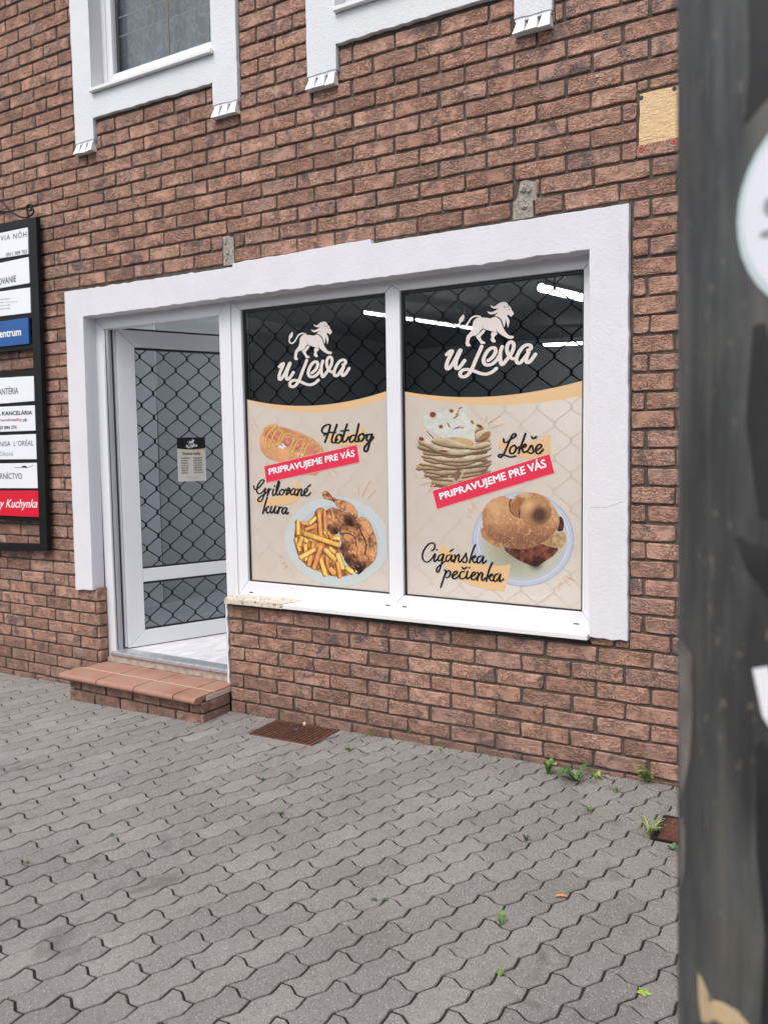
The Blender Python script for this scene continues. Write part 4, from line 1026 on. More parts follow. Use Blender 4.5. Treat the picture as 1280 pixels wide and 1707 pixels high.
for k in range(13):
    yb = 1035 - k*41; sag = rs_.uniform(15, 55); xl = 190 + rs_.uniform(-25, 70) + max(0, (yb-900))*1.2; xr = 1050 - rs_.uniform(-5, 60) - max(0, (yb-900))*.8; th = rs_.uniform(58, 92); tl = rs_.uniform(-50, 30)
    ptsu = [(xl+(xr-xl)*t, yb + tl*(t-.5) + sag*math.sin(math.pi*t) - th*.5 + rs_.uniform(-9, 9)) for t in np.linspace(0, 1, 8)]
    ptsl = [(xl+(xr-xl)*t, yb + tl*(t-.5) + sag*math.sin(math.pi*t) + th*.5*math.sin(math.pi*min(1, .15+t*.8))**.5 + rs_.uniform(-9, 9)) for t in np.linspace(1, 0, 8)]
    c_ = [sh(206,188,158), sh(196,176,144), sh(214,200,172), sh(188,166,134)][k % 4]; layer(ptsu+ptsl, c_)
    if k % 3 == 0:
        xe = xr - 70; e_ = cv.mask_ell(xe, yb+tl*.4, 52, th*.34, -.3); cv.blend(np.where(e_ < 1, .75, 0), sh(150,116,88)); cv.blend(np.where(e_ < .4, .6, 0), sh(110,80,60))
    if k % 4 == 1:
        e_ = cv.mask_ell(xl+60, yb-8, 44, th*.36, .2); cv.blend(np.where(e_ < 1, .6, 0), sh(176,132,92))
cv.put(cv.mask_poly([(590,930),(690,870),(680,950),(640,1010)]), sh(140,104,84), .8+.3*cv.fbm(30)); cv.line(catmull([(560,960),(640,1020),(700,960),(730,870)],5), 16, sh(206,190,160))
layer([(180,500),(220,475),(320,540),(440,580),(640,640),(860,620),(1040,580),(1050,640),(880,680),(680,720),(460,690),(310,620),(200,570)], sh(212,200,174))
layer([(350,500),(480,480),(680,560),(860,580),(1000,540),(1050,590),(900,640),(700,630),(500,610),(360,560)], sh(200,184,154))
layer([(860,440),(1000,400),(1050,430),(1030,500),(880,550)], sh(206,186,150)); cv.put(cv.mask_poly([(880,530),(960,450),(1040,420),(1030,490)]), sh(156,120,92), .8+.3*cv.fbm(30))
layer([(790,270),(850,300),(980,380),(880,440),(860,540),(800,420)], sh(214,204,176))
top = cv.mask_poly([(245,250),(330,180),(440,190),(540,150),(640,150),(735,115),(790,260),(850,400),(872,600),(820,608),(680,540),(480,495),(350,430),(262,360)], False)
cv.put(top, sh(206,209,200), .92+.10*cv.fbm(70)); cv.blend(np.where(top, (cv.fbm(26, 3, (3,.8), -.5) > .58)*.35, 0), sh(176,182,184)); cv.blend(np.where(top, (cv.fbm(34, 3) > .62)*.4, 0), sh(224,222,206)); cv.blend(np.where(top, (cv.fbm(120) > .55)*.4, 0), sh(206,210,222)); cv.blend(np.where(top, (cv.fbm(60) > .6)*.35, 0), sh(214,208,168))
cv.put(cv.mask_poly([(500,495),(640,490),(780,510),(850,560),(820,604),(700,560)]), sh(200,170,122), .85+.2*cv.fbm(40))
for x, y, rx, ry, ro2 in ((365,222,38,36,0),(460,365,24,22,0),(585,178,26,20,.2),(690,140,26,12,-.4),(640,245,44,9,-.6),(655,378,46,8,-.3),(552,345,8,32,-.5),(920,360,40,22,.4),(650,212,20,8,-.5),(490,655,60,14,.1),(230,510,34,24,.3),(830,310,26,12,1),(715,378,20,6,0),(665,180,20,5,-.7)):
    e = cv.mask_ell(x,y,rx,ry,ro2); cv.blend(np.where(e < 1.7, .55, 0), sh(196,140,96)); cv.blend(np.where((e < .8), .9, 0), sh(96,52,38))
cv.line([(300,420),(340,470),(370,495)], 18, sh(96,50,44)); cv.line(catmull([(740,120),(790,270),(850,400),(860,600)], 5), 8, sh(226,214,188))
cv.build('flatbread_stack_picture', p2, onfilm(cC, .0008))
# --- round bread sandwich
cD = crop(780, 810, 6.737)
cv = Canvas(30, 50, 1210, 1150, 5.6, 12); cv.tex = cv.fbm(60)
e = cv.mask_ell(618,600,572,532,.0); pl = e < 1
cv.put(pl, sh(186,186,166), .97+.06*cv.fbm(200)); cv.blend(np.where(pl, np.clip((e-.55)*3, 0, .85), 0), sh(184,192,214)); cv.blend(np.where(pl & (e > .95), .7, 0), sh(150,162,190)); cv.blend(np.where(pl & (abs(e-.80) < .03), .6, 0), sh(206,212,226)); cv.blend(np.where(pl, D(420,700,240)*.45 if False else np.exp(-(((cv.X-480)**2+(cv.Y-720)**2)/260**2))*.5, 0), sh(120,112,92))
D = lambda x, y, r_: np.exp(-(((cv.X-x)**2+(cv.Y-y)**2)/r_**2))
def blob(pts, c0, c1_, sc=36):
    m_ = cv.mask_poly(pts); t = np.clip(cv.fbm(sc)*1.8-.4, 0, 1)[...,None]; cv.put(m_, (1-t)*c0+t*c1_)
blob([(400,680),(560,700),(760,660),(930,650),(1010,700),(960,780),(860,850),(760,905),(640,870),(540,820),(430,740)], sh(54,30,28), sh(150,86,62)); cv.blend(np.where(cv.a, D(760,870,60)*.9, 0), sh(34,26,24))
blob([(140,490),(190,470),(300,600),(430,650),(350,690),(250,650),(160,570)], sh(150,100,64), sh(206,160,108), 26)
blob([(1000,350),(1050,350),(1075,420),(1060,500),(1000,500)], sh(50,28,26), sh(100,60,52)); blob([(830,640),(900,590),(1000,530),(1090,540),(1070,690),(900,680)], sh(150,116,78), sh(204,176,128))
ring = cv.mask_poly([(155,290),(230,175),(380,112),(480,150),(560,100),(700,72),(830,100),(930,190),(1010,320),(1012,470),(900,590),(740,690),(580,712),(400,660),(220,570),(165,430)])
cv.put(ring, sh(190,140,98), .84+.28*cv.fbm(60)); cv.blend(np.where(ring & (cv.fbm(22, 3, (2.6,.8), .9) > .6) & (cv.Y < 430), .45, 0), sh(226,194,152)); cv.blend(np.where(ring, np.clip((cv.Y-380)/260, 0, .8), 0), sh(122,80,60)); cv.blend(np.where(ring, D(300,230,120)*.6, 0), sh(214,176,136)); cv.blend(np.where(ring, np.clip((260-cv.X)/140,0,.6)*(cv.Y>250), 0), sh(160,108,76))
v_ = cv.fbm(110, 2); net = (abs(v_-.5) < .012) | (abs(cv.fbm(80, 2, (1.6,.7), .5)-.52) < .012) | (abs(cv.fbm(70, 2, (.7,1.6), .2)-.5) < .012); cv.blend(np.where(ring & net & (cv.Y > 230), .55, 0), sh(214,172,124))
cv.line(catmull([(480,150),(470,200),(480,290),(540,340),(580,350)],6), 20, sh(140,92,64)); cv.put(cv.mask_poly([(480,215),(560,130),(640,150),(590,250),(570,350),(500,300)]), sh(168,112,78), .85+.2*cv.fbm(50)); cv.line(catmull([(580,360),(575,290),(620,200),(700,140)],6), 14, sh(92,56,42))
e = cv.mask_ell(757,285,178,165,.2); lb = e < 1; cv.put(lb, sh(206,156,108), (1.04-.22*e)*(.94+.12*cv.fbm(60))); cv.blend(np.where(lb, np.clip(D(795,325,98)*1.15, 0, .88), 0), sh(66,44,40)); cv.blend(np.where(lb & (e > .86) & (cv.Y > 250), .4, 0), sh(136,92,66)); cv.blend(np.where(lb, D(680,220,70)*.6, 0), sh(226,184,138)); cv.blend(np.where(lb, D(850,215,22)*.6, 0), sh(206,160,120))
cv.blend(np.where(ring & ~lb, np.exp(-((cv.Y-470-.0*cv.X)/50)**2)*.0, 0), sh(80,50,40))
cv.build('round_bread_picture', p2, onfilm(cD, .0008))

# brush patches and dashes behind the words
shape('gold_brush_patch', M['ink_gold'], p1, [[(740,190),(760,215),(800,190),(900,190),(1030,165),(1090,105),(1098,130),(1092,285),(1000,280),(900,292),(840,270),(760,235)]], onfilm(cA, .0012), curve=False)
shape('gold_brush_patch', M['ink_gold'], p1, [[(440,700),(475,650),(520,585),(538,640),(540,745),(470,795),(380,815),(250,822),(170,812),(165,780),(300,740)]], onfilm(cA, .0012), curve=False)
c6 = crop(700, 700, 5.333); c8 = crop(680, 880, 6.737)
shape('gold_brush_patch', M['ink_gold'], p2, [[(692,180),(740,200),(860,215),(1000,195),(1090,160),(1158,125),(1155,320),(1100,332),(960,345),(860,325),(760,290),(700,240)]], onfilm(c6, .0012), curve=False)
shape('gold_brush_patch', M['ink_gold'], p2, [[(362,180),(440,235),(560,320),(700,385),(850,410),(980,428),(1155,412),(1110,600),(1080,708),(960,704),(860,685),(700,640),(560,560),(440,450),(340,300)]], onfilm(c8, .0012), curve=False)
sp = lambda pr_, L_, c_, w_: strokes('spark_dashes', M['ink_spark'], pr_, L_, w_, onfilm(c_, .0011), 0)
sp(p1, [[(105,168),(130,178)],[(112,128),(135,155)],[(145,95),(155,135)],[(785,510),(822,570)],[(820,495),(862,530)],[(1000,690),(1020,720)],[(1052,650),(1055,720)],[(1160,595),(1125,650),(1085,730)],[(1208,678),(1135,755)]], cA, 7)
sp(p1, [[(42,850),(90,880)],[(75,938),(112,930)],[(130,962),(85,1003)]], cB, 8)
sp(p2, [[(925,250),(938,300)],[(1012,240),(985,305)],[(1165,238),(1025,320)],[(1205,330),(1075,375)],[(230,965),(320,975)],[(340,1022),(220,1055)],[(385,1048),(315,1140)]], cC, 12)
sp(p2, [[(25,160),(70,260)],[(0,255),(45,295)],[(0,345),(45,352)],[(1035,1085),(1020,1165)],[(1070,1040),(1140,1120)],[(1095,1015),(1180,1055)]], cD, 12)
# words
BLK = M['ink_black']
HOT = [[(760,170),(735,168),(730,135),(757,103),(790,95),(802,105),(785,170),(755,250)], [(748,190),(790,165),(850,165)], [(862,95),(842,150),(820,210),(818,248),(838,255),(868,225)],
       [(890,182),(866,192),(850,226),(856,256),(882,254),(904,225),(905,192),(890,182),(905,202),(925,190)], [(952,92),(930,160),(912,225),(920,250),(945,238),(965,205)], [(898,152),(970,144)],
       [(1020,188),(990,196),(976,226),(982,250),(1006,242),(1032,200),(1056,90)], [(1056,90),(1036,180),(1024,235),(1045,246),(1062,222)],
       [(1086,176),(1064,188),(1052,216),(1062,241),(1086,235),(1104,205),(1098,178),(1086,176),(1108,192),(1128,182)],
       [(1166,180),(1140,186),(1125,215),(1134,240),(1156,228),(1176,180)], [(1174,180),(1150,260),(1136,318),(1118,334),(1104,315),(1120,276),(1160,240),(1188,205)]]
strokes('lettering', BLK, p1, HOT, 19, onfilm(cA, .0016), .3)
GRI = [[(124,640),(134,672),(168,655),(205,612),(216,592),(192,588),(162,628),(150,678),(165,708),(194,700),(226,662)], [(228,668),(214,720),(194,770),(175,780),(160,765),(178,738),(214,716),(246,690)],
       [(246,676),(260,664),(258,684),(252,706),(244,728)], [(255,688),(268,670),(282,668)], [(300,670),(290,708),(300,726),(320,704)], [(306,644),(311,639)],
       [(328,692),(352,620),(344,596),(330,640),(322,700),(334,722),(354,705)], [(376,668),(356,686),(356,714),(374,720),(392,696),(386,670),(398,682),(410,674)], [(408,666),(418,692),(412,720),(434,700),(444,670),(431,656),(428,680),(452,684)],
       [(482,662),(456,682),(453,711),(470,718),(490,690),(496,664),(485,708),(498,722),(512,705)], [(514,668),(520,692),(512,726)], [(518,702),(540,666),(551,680),(542,715),(553,727),(572,704)], [(575,706),(600,682),(598,662),(580,670),(570,700),(582,726),(606,723),(630,700)], [(600,650),(628,630)],
       [(243,742),(226,800),(204,884)], [(214,862),(236,840),(258,822)], [(232,844),(244,880),(264,870)], [(284,822),(272,858),(284,880),(308,842),(318,820)], [(316,826),(305,868),(318,882),(336,860)], [(342,828),(352,828),(346,850),(339,885)], [(347,850),(362,830),(380,830)],
       [(408,830),(385,842),(376,874),(390,886),(413,855),(422,832),(411,870),(416,888),(434,874)]]
strokes('lettering', BLK, p1, GRI, 14, onfilm(cA, .0016), .3)
LOK = [[(742,172),(746,198),(772,198),(805,172),(845,148),(850,126),(826,128),(800,172),(776,230),(755,280),(735,315),(712,332),(697,320),(716,306),(760,316),(808,330),(850,320)], [(834,226),(806,246),(796,280),(810,300),(838,288),(854,250),(840,226)],
       [(936,122),(912,190),(886,258),(876,296)], [(896,252),(930,216),(940,233),(908,254),(922,288),(945,280)], [(948,282),(966,262),(988,226),(1002,252),(1006,284),(986,296),(966,290)], [(990,150),(1008,165),(1034,148)], [(1034,272),(1074,242),(1074,220),(1050,222),(1030,252),(1032,290),(1058,299),(1094,262)], [(852,262),(880,240)]]
strokes('lettering', BLK, p2, LOK, 20, onfilm(c6, .0016), .3)
CIG = [[(266,256),(294,236),(300,192),(275,168),(228,185),(178,250),(160,320),(180,370),(222,382),(266,345),(300,292)], [(310,302),(292,350),(300,380),(330,350)], [(320,246),(326,243)], [(396,292),(352,310),(336,350),(350,370),(376,350),(402,296),(382,378),(362,448),(340,494),(322,488),(326,450),(370,410),(420,370)],
       [(472,302),(440,312),(426,350),(440,378),(470,350),(496,302),(486,350),(492,378),(516,355)], [(470,265),(506,240)], [(524,302),(530,332),(518,386)], [(528,350),(560,302),(575,312),(566,365),(580,385),(606,352)], [(600,368),(636,310),(654,282),(650,312),(664,350),(655,380),(632,389),(616,376)],
       [(757,190),(732,240),(710,310),(690,390)], [(705,350),(744,311),(756,326),(722,346),(742,388),(766,374)], [(822,312),(788,330),(772,370),(786,394),(816,374),(848,316),(838,368),(844,398),(880,368)],
       [(408,472),(426,482),(402,560),(368,664)], [(400,558),(440,490),(466,482),(476,508),(460,548),(428,556)], [(500,545),(550,507),(546,487),(518,496),(496,540),(512,570),(546,560),(576,530)], [(636,492),(602,492),(580,530),(592,568),(630,564),(656,540)], [(608,440),(628,460),(660,440)],
       [(670,488),(656,540),(666,571),(696,550)], [(686,448),(692,443)], [(710,550),(756,516),(752,496),(728,502),(707,545),(722,578),(756,570),(782,545)], [(784,498),(790,522),(778,586)], [(786,550),(820,502),(838,516),(826,565),(841,589),(870,560)],
       [(947,388),(922,440),(896,520),(880,594)], [(895,555),(938,517),(948,531),(912,551),(931,589),(956,584)], [(1012,512),(978,530),(962,574),(976,599),(1006,579),(1042,517),(1027,570),(1032,600),(1074,572)]]
strokes('lettering', BLK, p2, CIG, 20, onfilm(c8, .0016), .3)
def banner(par, q4, t4, cr):
    pl_ = onfilm(cr, .0020); b0 = MB(); b0.add([onfilm(cr, .0018)(*q_) for q_ in ((q4[0][0]-4,q4[0][1]+5),(q4[1][0]+5,q4[1][1]+3),(q4[2][0]+4,q4[2][1]-4),(q4[3][0]-5,q4[3][1]-2))], [(0,1,2,3)])
    ba = b0.build('red_banner', M['ink_pink'], par); b1 = MB(); b1.add([pl_(*q_) for q_ in q4], [(0,1,2,3)]); b1.build('banner_face', M['ink_red'], ba)
    text('banner_lettering', 'PRIPRAVUJEME PRE VÁS', M['ink_white'], ba, t4, onfilm(cr, .0026), .035)
banner(p1, [(236,610),(1062,428),(1038,276),(216,466)], [(264,558),(1022,394),(1013,305),(254,474)], cA)
banner(p2, [(152,790),(1192,472),(1148,305),(110,632)], [(186,726),(1128,442),(1100,330),(166,640)], c6)

# notice on the door glass
nz = empty('opening_hours_notice', 'small black and cream opening hours notice on the door glass', 'notice')
def leafpt(s, z, d): return leafm_(s, z, d)
ns0, ns1, nz0, nz1 = .408, .6205, 1.288, 1.598
def npl(d): return lambda a, b_: leafm_(ns0+(ns1-ns0)*a, nz1-(nz1-nz0)*b_, d)
b_ = MB(); b_.add([npl(.0205)(*p) for p in ((0,1),(1,1),(1,0),(0,0))], [(0,1,2,3)]); b_.build('sheet', flat('notice_cream', srgb(214,208,198), .5), nz)
b_ = MB(); top_ = [(x, .245+.028*(1-(2*x-1)**2)) for x in np.linspace(0,1,12)]; b_.add([npl(.0199)(*p) for p in [(0,0)]+top_+[(1,0)]], [tuple(range(14))]); b_.build('header', M['ink_black'], nz)
b_ = MB(); t2 = [(x, .245+.028*(1-(2*x-1)**2)) for x in np.linspace(1,0,12)]; b_.add([npl(.0200)(*p) for p in [(x, z+.03*x) for x, z in top_]+t2], [tuple(range(24))]); b_.build('gold_line', M['ink_gold'], nz)
logo(nz, (lambda a, b2: npl(.0192)(.31+(a-180)/960*.40, .045+(b2-125)/885*.20)), LN, M['ink_white'], 1.15)
text('heading', 'Otváracie hodiny', BLK, nz, [(.17,.42),(.83,.42),(.83,.325),(.17,.325)], npl(.0195), .02, .35)
for i, (d_, h_) in enumerate((('PONDELOK','9.00-20.00'),('UTOROK','9.00-20.00'),('STREDA','9.00-20.00'),('ŠTVRTOK','9.00-20.00'),('PIATOK','9.00-20.00'),('SOBOTA','9.00-20.00'),('NEDEĽA','ZATVORENÉ'))):
    y_ = .485+i*.056; wd = .038*len(d_)+.02
    text('day', d_, BLK, nz, [(.12,y_),(.12+wd,y_),(.12+wd,y_-.032),(.12,y_-.032)], npl(.0195), .03)
    x1_ = .90 if i == 6 else .86; text('hours', h_, BLK, nz, [(.56,y_),(x1_,y_),(x1_,y_-.032),(.56,y_-.032)], npl(.0195), .03)
for i, (a, c_) in enumerate(((.3,.75),(.23,.82),(.42,.64))):
    y_ = .90+i*.026; text('small_print', 'rezervácie a objednávky prijímame'[:int((c_-a)*50)], M['ink_grey'], nz, [(a,y_),(c_,y_),(c_,y_-.014),(a,y_-.014)], npl(.0195))

# ------------------------------------------------------------------ step, threshold block
stp = empty('door_step', 'low brick step with terracotta nosing tiles and pale grout under the open door', 'step')
q = MB(); q.box(-1.36,-.245,-.225,.0095,-.2,.045); q.build('step_core', M['mortar'], stp)
q = MB(); q.box(-1.385,-.2345,-.20,.0775,.046,.0745); q.build('tile_bed', M['grout'], stp)
xs_ = [-1.405,-1.07,-.74,-.412,-.2365]
for i in range(4):
    a, c_ = xs_[i]+.004, xs_[i+1]-.004
    if i == 0: a = -1.418
    prof = [(-.135,.084),(-.27,.0835),(-.289,.081),(-.300,.073),(-.303,.063),(-.300,.053),(-.290,.046),(-.27,.044),(-.235,.044),(-.232,.060),(-.135,.060)]
    q = MB(); n = len(prof); q.add([(a,y,z) for y, z in prof]+[(c_,y,z) for y, z in prof], [tuple(range(n)), tuple(range(2*n-1,n-1,-1))]+[(k, n+k, n+(k+1)%n, (k+1)%n) for k in range(n)])
    q.build('nosing_tile', M['terra'], stp)
    z_ = .0845; yb = -.006 if i == 0 and False else .056; a2, c2 = a+.03, c_+.03
    if i == 0: a2 = -1.374
    if i == 3: c2 = -.2395
    q = MB(); q.add([(a2,-.127,.06),(c2,-.127,.06),(c2,yb,.06),(a2,yb,.06),(a2,-.127,z_),(c2,-.127,z_),(c2,yb,z_),(a2,yb,z_)], [(4,5,6,7),(0,1,5,4),(1,2,6,5),(2,3,7,6),(3,0,4,7)]); q.build('top_tile', M['terra'], stp)
q = MB(); q.prism(rough_poly([(-1.41,-.1328),(-.24,-.1328),(-.24,-.1272),(-1.38,-.1272)], .0008), 0, .01); q.v = [(x, z, .0842-y) for x, y, z in q.v]; q.build('grout_line', M['grout'], stp)
# step bricks: two courses in front, one side
rb = random.Random(5)
def face_brick(x0, x1, z0, z1, front=True, yy=-.245):
    t = MB(); brick_geo(t, x1-x0, z1-z0, rb, 0, 0, 0)
    if front: t.v = [(x+x0, y+yy, z+z0) for x, y, z in t.v]
    else: t.v = [(-.2315-y, x+x0, z+z0) for x, y, z in t.v]
    t.build('brick', M['brick'], stp)
for row, (zt, zb, off) in enumerate(((.040,-.022,.11),(-.034,-.118,.0))):
    x = -1.385
    first = True
    while x < -.24:
        wd = (off if (first and off) else .235); x2 = min(x+wd, -.236)
        if x2-x > .03:
            zz = gz(x, -.25)-.012; face_brick(x, x2-.012, max(zb, zz), zt)
        x += wd; first = False
face_brick(-.243, -.008, -.020, .040, False); face_brick(-.243, -.006, -.09, -.032, False)
for zt, zb in ((.040,-.022),(-.034,-.118)):     # left side
    t = MB(); brick_geo(t, .225, zt-zb, rb, 0, 0, 0); t.v = [(-1.386+y, -.008-x, z+zb) for x, y, z in t.v]; t.build('brick', M['brick'], stp)
q = MB(); q.prism(rough_poly([(-1.372,.0855),(-.238,.0855),(-.238,.1375),(-1.33,.1385),(-1.372,.11)], [.001,.001,.002,.002,.002]), .058, .14); q.build('threshold_block', M['concrete'], stp)

# ------------------------------------------------------------------ mortar patches, ochre patch
def patch(pts, label, y=-.002, dep=.012):
    P_ = [(at(u, v, 0).x, at(u, v, 0).z) for u, v in pts]; q = MB(); q.prism(rough_poly(P_, .002), y, dep, cham=.002)
    return q.build('mortar_patch', M['patch'], label=label, cat='mortar patch')
def lumps(par, cs):
    q = MB()
    for u, v, r_ in cs:
        P = at(u, v, 0); bm = bmesh.new(); bmesh.ops.create_icosphere(bm, subdivisions=2, radius=r_)
        for vv in bm.verts: vv.co *= 1+rnd.uniform(-.25,.25); vv.co.y *= .7
        q.add([(vv.co.x+P.x, vv.co.y-.003, vv.co.z+P.z) for vv in bm.verts], [tuple(x.index for x in f.verts) for f in bm.faces]); bm.free()
    q.build('mortar_lump', M['patch'], par)
a = patch([(371.5,395),(380,393),(390,397),(389.6,410),(391,440.5),(372.5,443)], 'narrow grey mortar patch with holes above the left end of the white surround')
lumps(a, [(376,404,.012),(380,421,.013),(378,433,.009)])
a = patch([(867,303),(876,300),(893.5,303.5),(895,332),(888,336),(888.5,361.5),(854.5,367),(855,338),(862,330)], 'larger pale grey mortar patch above the right shop pane')
lumps(a, [(872,316,.016),(881,317,.014),(877,312,.010),(873,345,.013),(877,344,.009)])
op = empty('ochre_patch', 'ochre yellow render patch set in the bricks beside the dark pole', 'wall patch')
q = MB(); q.prism(rough_poly([(2.180,2.825),(2.50,2.825),(2.50,3.028),(2.24,3.028),(2.182,3.026)], .0012), .004, .012, cham=.002); q.build('render', M['yellow'], op)
q = MB(); q.prism(rough_poly([(2.180,2.80),(2.50,2.80),(2.50,2.824),(2.180,2.824)], .0015), .001, .012, cham=.003); q.build('render_lip', M['yellow'], op)
q = MB(); q.prism(rough_poly([(2.19,2.772),(2.43,2.772),(2.43,2.799),(2.19,2.799)], .002), -.002, .012, cham=.003); q.build('cut_brick', M['brick'], op)
def disc(mb, P, r_, y, k=12, r0=0):
    if not r0: mb.add([(P.x+r_*math.cos(t*2*math.pi/k), y, P.z+r_*math.sin(t*2*math.pi/k)) for t in range(k)], [tuple(range(k))])
    else:
        mb.tube([(P.x, y, P.z), (P.x, y+.004, P.z)], r_, k)
for (u, v, red) in ((1068,163,0),(1123,147.5,0),(1068.5,248.5,1),(1123,236,1)):
    P = at(u, v, .0); q = MB()
    if red:
        q.tube([(P.x,-.004,P.z),(P.x,.006,P.z)], .011, 14); a = q.build('wall_plug', M['plug_red'], op); q = MB(); disc(q, P, .0045, -.0046); q.build('plug_hole', M['gasket'], a)
    else: disc(q, P, .0095, .0032); q.build('drill_hole', M['gasket'], op)
q = MB(); P = at(995, 127.5, 0); 
q.tube([(P.x,-.006,P.z),(P.x,.004,P.z)], .006, 8)
q.build('screw_head', M['grout'], wall)

# ------------------------------------------------------------------ business directory sign on the left
sg = empty('directory_sign', 'black steel frame of stacked business name plates on the brick wall at the left edge', 'sign')
SY = -.05
cS1 = crop(0, 330, 5.509); cS2 = crop(0, 610, 5.336)
def ext(p, q_, X):    # extend the line q->p in the sign plane to x = X
    t = (X - q_.x)/(p.x - q_.x); return Vector((X, p.y, q_.z + (p.z-q_.z)*t))
XLf = -2.95
def strip(name, mat, par, tr, br, tl, bl_, y0, y1, X=XLf):
    A, B, C_, D_ = at(*tr, SY), at(*br, SY), at(*tl, SY), at(*bl_, SY); C_ = ext(C_, A, X) if X is not None else C_; D_ = ext(D_, B, X) if X is not None else D_
    q = MB(); q.prism([(D_.x,D_.z),(B.x,B.z),(A.x,A.z),(C_.x,C_.z)], y0, y1, cham=.0015); return q.build(name, mat, par)
strip('frame_post', M['blacksteel'], sg, (63,362),(82,918),(50,364),(69.5,918), SY-.012, SY+.022, None)
strip('frame_top', M['blacksteel'], sg, (52.5,363.5),(53,377.5),(0,374),(0,388), SY-.010, SY+.02)
strip('frame_bottom', M['blacksteel'], sg, (72,906.5),(72.5,918.5),(0,904.5),(0,917.5), SY-.010, SY+.02)
A_, B_ = at(50,364,SY), at(69.5,918,SY)
q = MB(); q.box(XLf-.03, XLf+.01, SY-.012, SY+.02, B_.z-.03, A_.z-.08); q.build('frame_post', M['blacksteel'], sg)
for (r0, r1, l0, l1) in (((50,422),(50.5,430),(0,430),(0,440)), ((52,470),(52.5,480),(0,480),(0,488)), ((54,520),(54.5,530),(0,526),(0,538)), ((56,572),(56.5,581),(0,578),(0,587)), ((59,616),(59.5,628),(0,620),(0,632)), ((60,666),(61,677),(0,671),(0,681)), ((62.5,716),(63,724.5),(0,718),(0,727)), ((65,764),(65.5,772.5),(0,764),(0,774)), ((66.5,812),(67.5,819.5),(0,812),(0,820)), ((69,861),(69.5,870),(0,857),(0,866))):
    strip('cross_bar', M['blacksteel'], sg, r0, r1, l0, l1, SY+.0015, SY+.018)
PL = [((48.1,378.6),(49,423.5),(0,389),(0,431.3),'w'), ((49.4,428.6),(51.2,472),(0,438.9),(0,481),'w'), ((51.9,479.2),(53,521.5),(0,486.5),(0,527.9),'w'), ((50.5,529.7),(51.7,573.2),(0,536.9),(0,579),'b'), ((58.1,626.9),(59.2,668.5),(0,630.2),(0,673.3),'w'),
      ((60,675.6),(61.5,717.8),(0,678.4),(0,720),'w'), ((62.2,723.4),(63.7,765.5),(0,725.8),(0,766),'w'), ((65.2,771.5),(65.6,813.9),(0,772.7),(0,813.9),'w'), ((66.9,818),(68,862),(0,818),(0,859),'r')]
plates = []
for tr, br, tl, bl_, k in PL:
    yy = SY-.006 if k == 'w' else SY-.014
    plates.append(strip('name_plate', {'w':M['white_plate'],'b':M['blue_plate'],'r':M['red_plate']}[k], sg, tr, br, tl, bl_, yy, SY+.001))
def onsign(cr, y=SY-.0066): return lambda a, b_: at(*cr(a, b_), y)
T = lambda i, s_, mat, q4, cr, y=SY-.0068, bold=0., shear=0., sp_=1.: text('lettering', s_, mat, plates[i], q4, onsign(cr, y), bold, shear, sp_)
T(0, 'VIA NÔH', M['ink_grey'], [(8,396),(246,357),(246,294),(8,335)], cS1, sp_=1.25, bold=.012); T(0, '0911 909 703', M['ink_grey'], [(60,540),(250,508),(250,472),(60,505)], cS1, bold=.015)
T(1, 'OVANIE', M['ink_grey'], [(-14,802),(150,768),(150,710),(-14,742)], cS1, bold=.02)
for i, (s_, x_) in enumerate((('kaderníctvo', 100), ('služby a rozvoj života', 165), ('moderné služby', 100), ('regulácia služby', 100))):
    y_ = 940+i*30; T(2, s_, M['ink_soft'], [(-10,y_),(x_,y_-10),(x_,y_-26),(-10,y_-16)], cS1, shear=.2)
T(3, 'entrum', M['ink_white'], [(0,1282),(195,1262),(195,1205),(0,1228)], cS1, SY-.0146, bold=.03)
T(4, 'ANTÉRIA', M['ink_grey'], [(-12,258),(165,247),(165,176),(-12,188)], cS2, bold=.012)
T(5, 'Á KANCELÁRIA', M['ink_black'], [(-22,442),(288,432),(288,388),(-22,398)], cS2, bold=.03); T(5, 'harekreality', M['ink_rust'], [(10,502),(196,496),(196,462),(10,470)], cS2, bold=.02); T(5, '.sk', M['ink_black'], [(200,495),(246,493),(246,462),(200,464)], cS2, bold=.02); T(5, '07 894 274', M['ink_black'], [(0,566),(150,560),(150,530),(0,537)], cS2, bold=.025)
T(6, 'ENISA  L´ORÉAL', M['ink_grey'], [(-22,717),(302,708),(302,650),(-22,662)], cS2, bold=.005); T(6, 'číková', M['ink_soft'], [(0,802),(120,800),(120,752),(0,758)], cS2)
T(7, 'RNÍCTVO', M['ink_grey'], [(5,1005),(198,1006),(198,940),(5,942)], cS2, bold=.01); T(8, 'y Kuchynka', M['ink_white'], [(-6,1284),(335,1284),(335,1186),(-6,1186)], cS2, SY-.0146, shear=.35, bold=.012)
strokes('soot_mark', M['ink_black'], plates[7], [([(205,898),(222,896),(236,900)],1.0),([(130,905),(200,902),(260,900),(300,882)],.22)], 16, onsign(cS2, SY-.007), 0)
q = MB()
for pts in ([(290,100),(284,82),(268,80),(258,96),(266,112),(284,116),(298,100),(296,72),(274,62),(252,74),(246,100),(262,150),(262,176)], [(306,96),(312,130),(290,160),(240,180),(180,170),(120,132),(70,88),(30,42),(0,14),(-60,-20),(-140,-30)], [(0,130),(22,120),(38,130),(34,146),(20,140)]):
    q.tube([at(*cS1(a, b_), SY) for a, b_ in catmull(pts, 4)], .006, 6)
q.build('scroll_ornament', M['blacksteel'], sg, smooth=True)

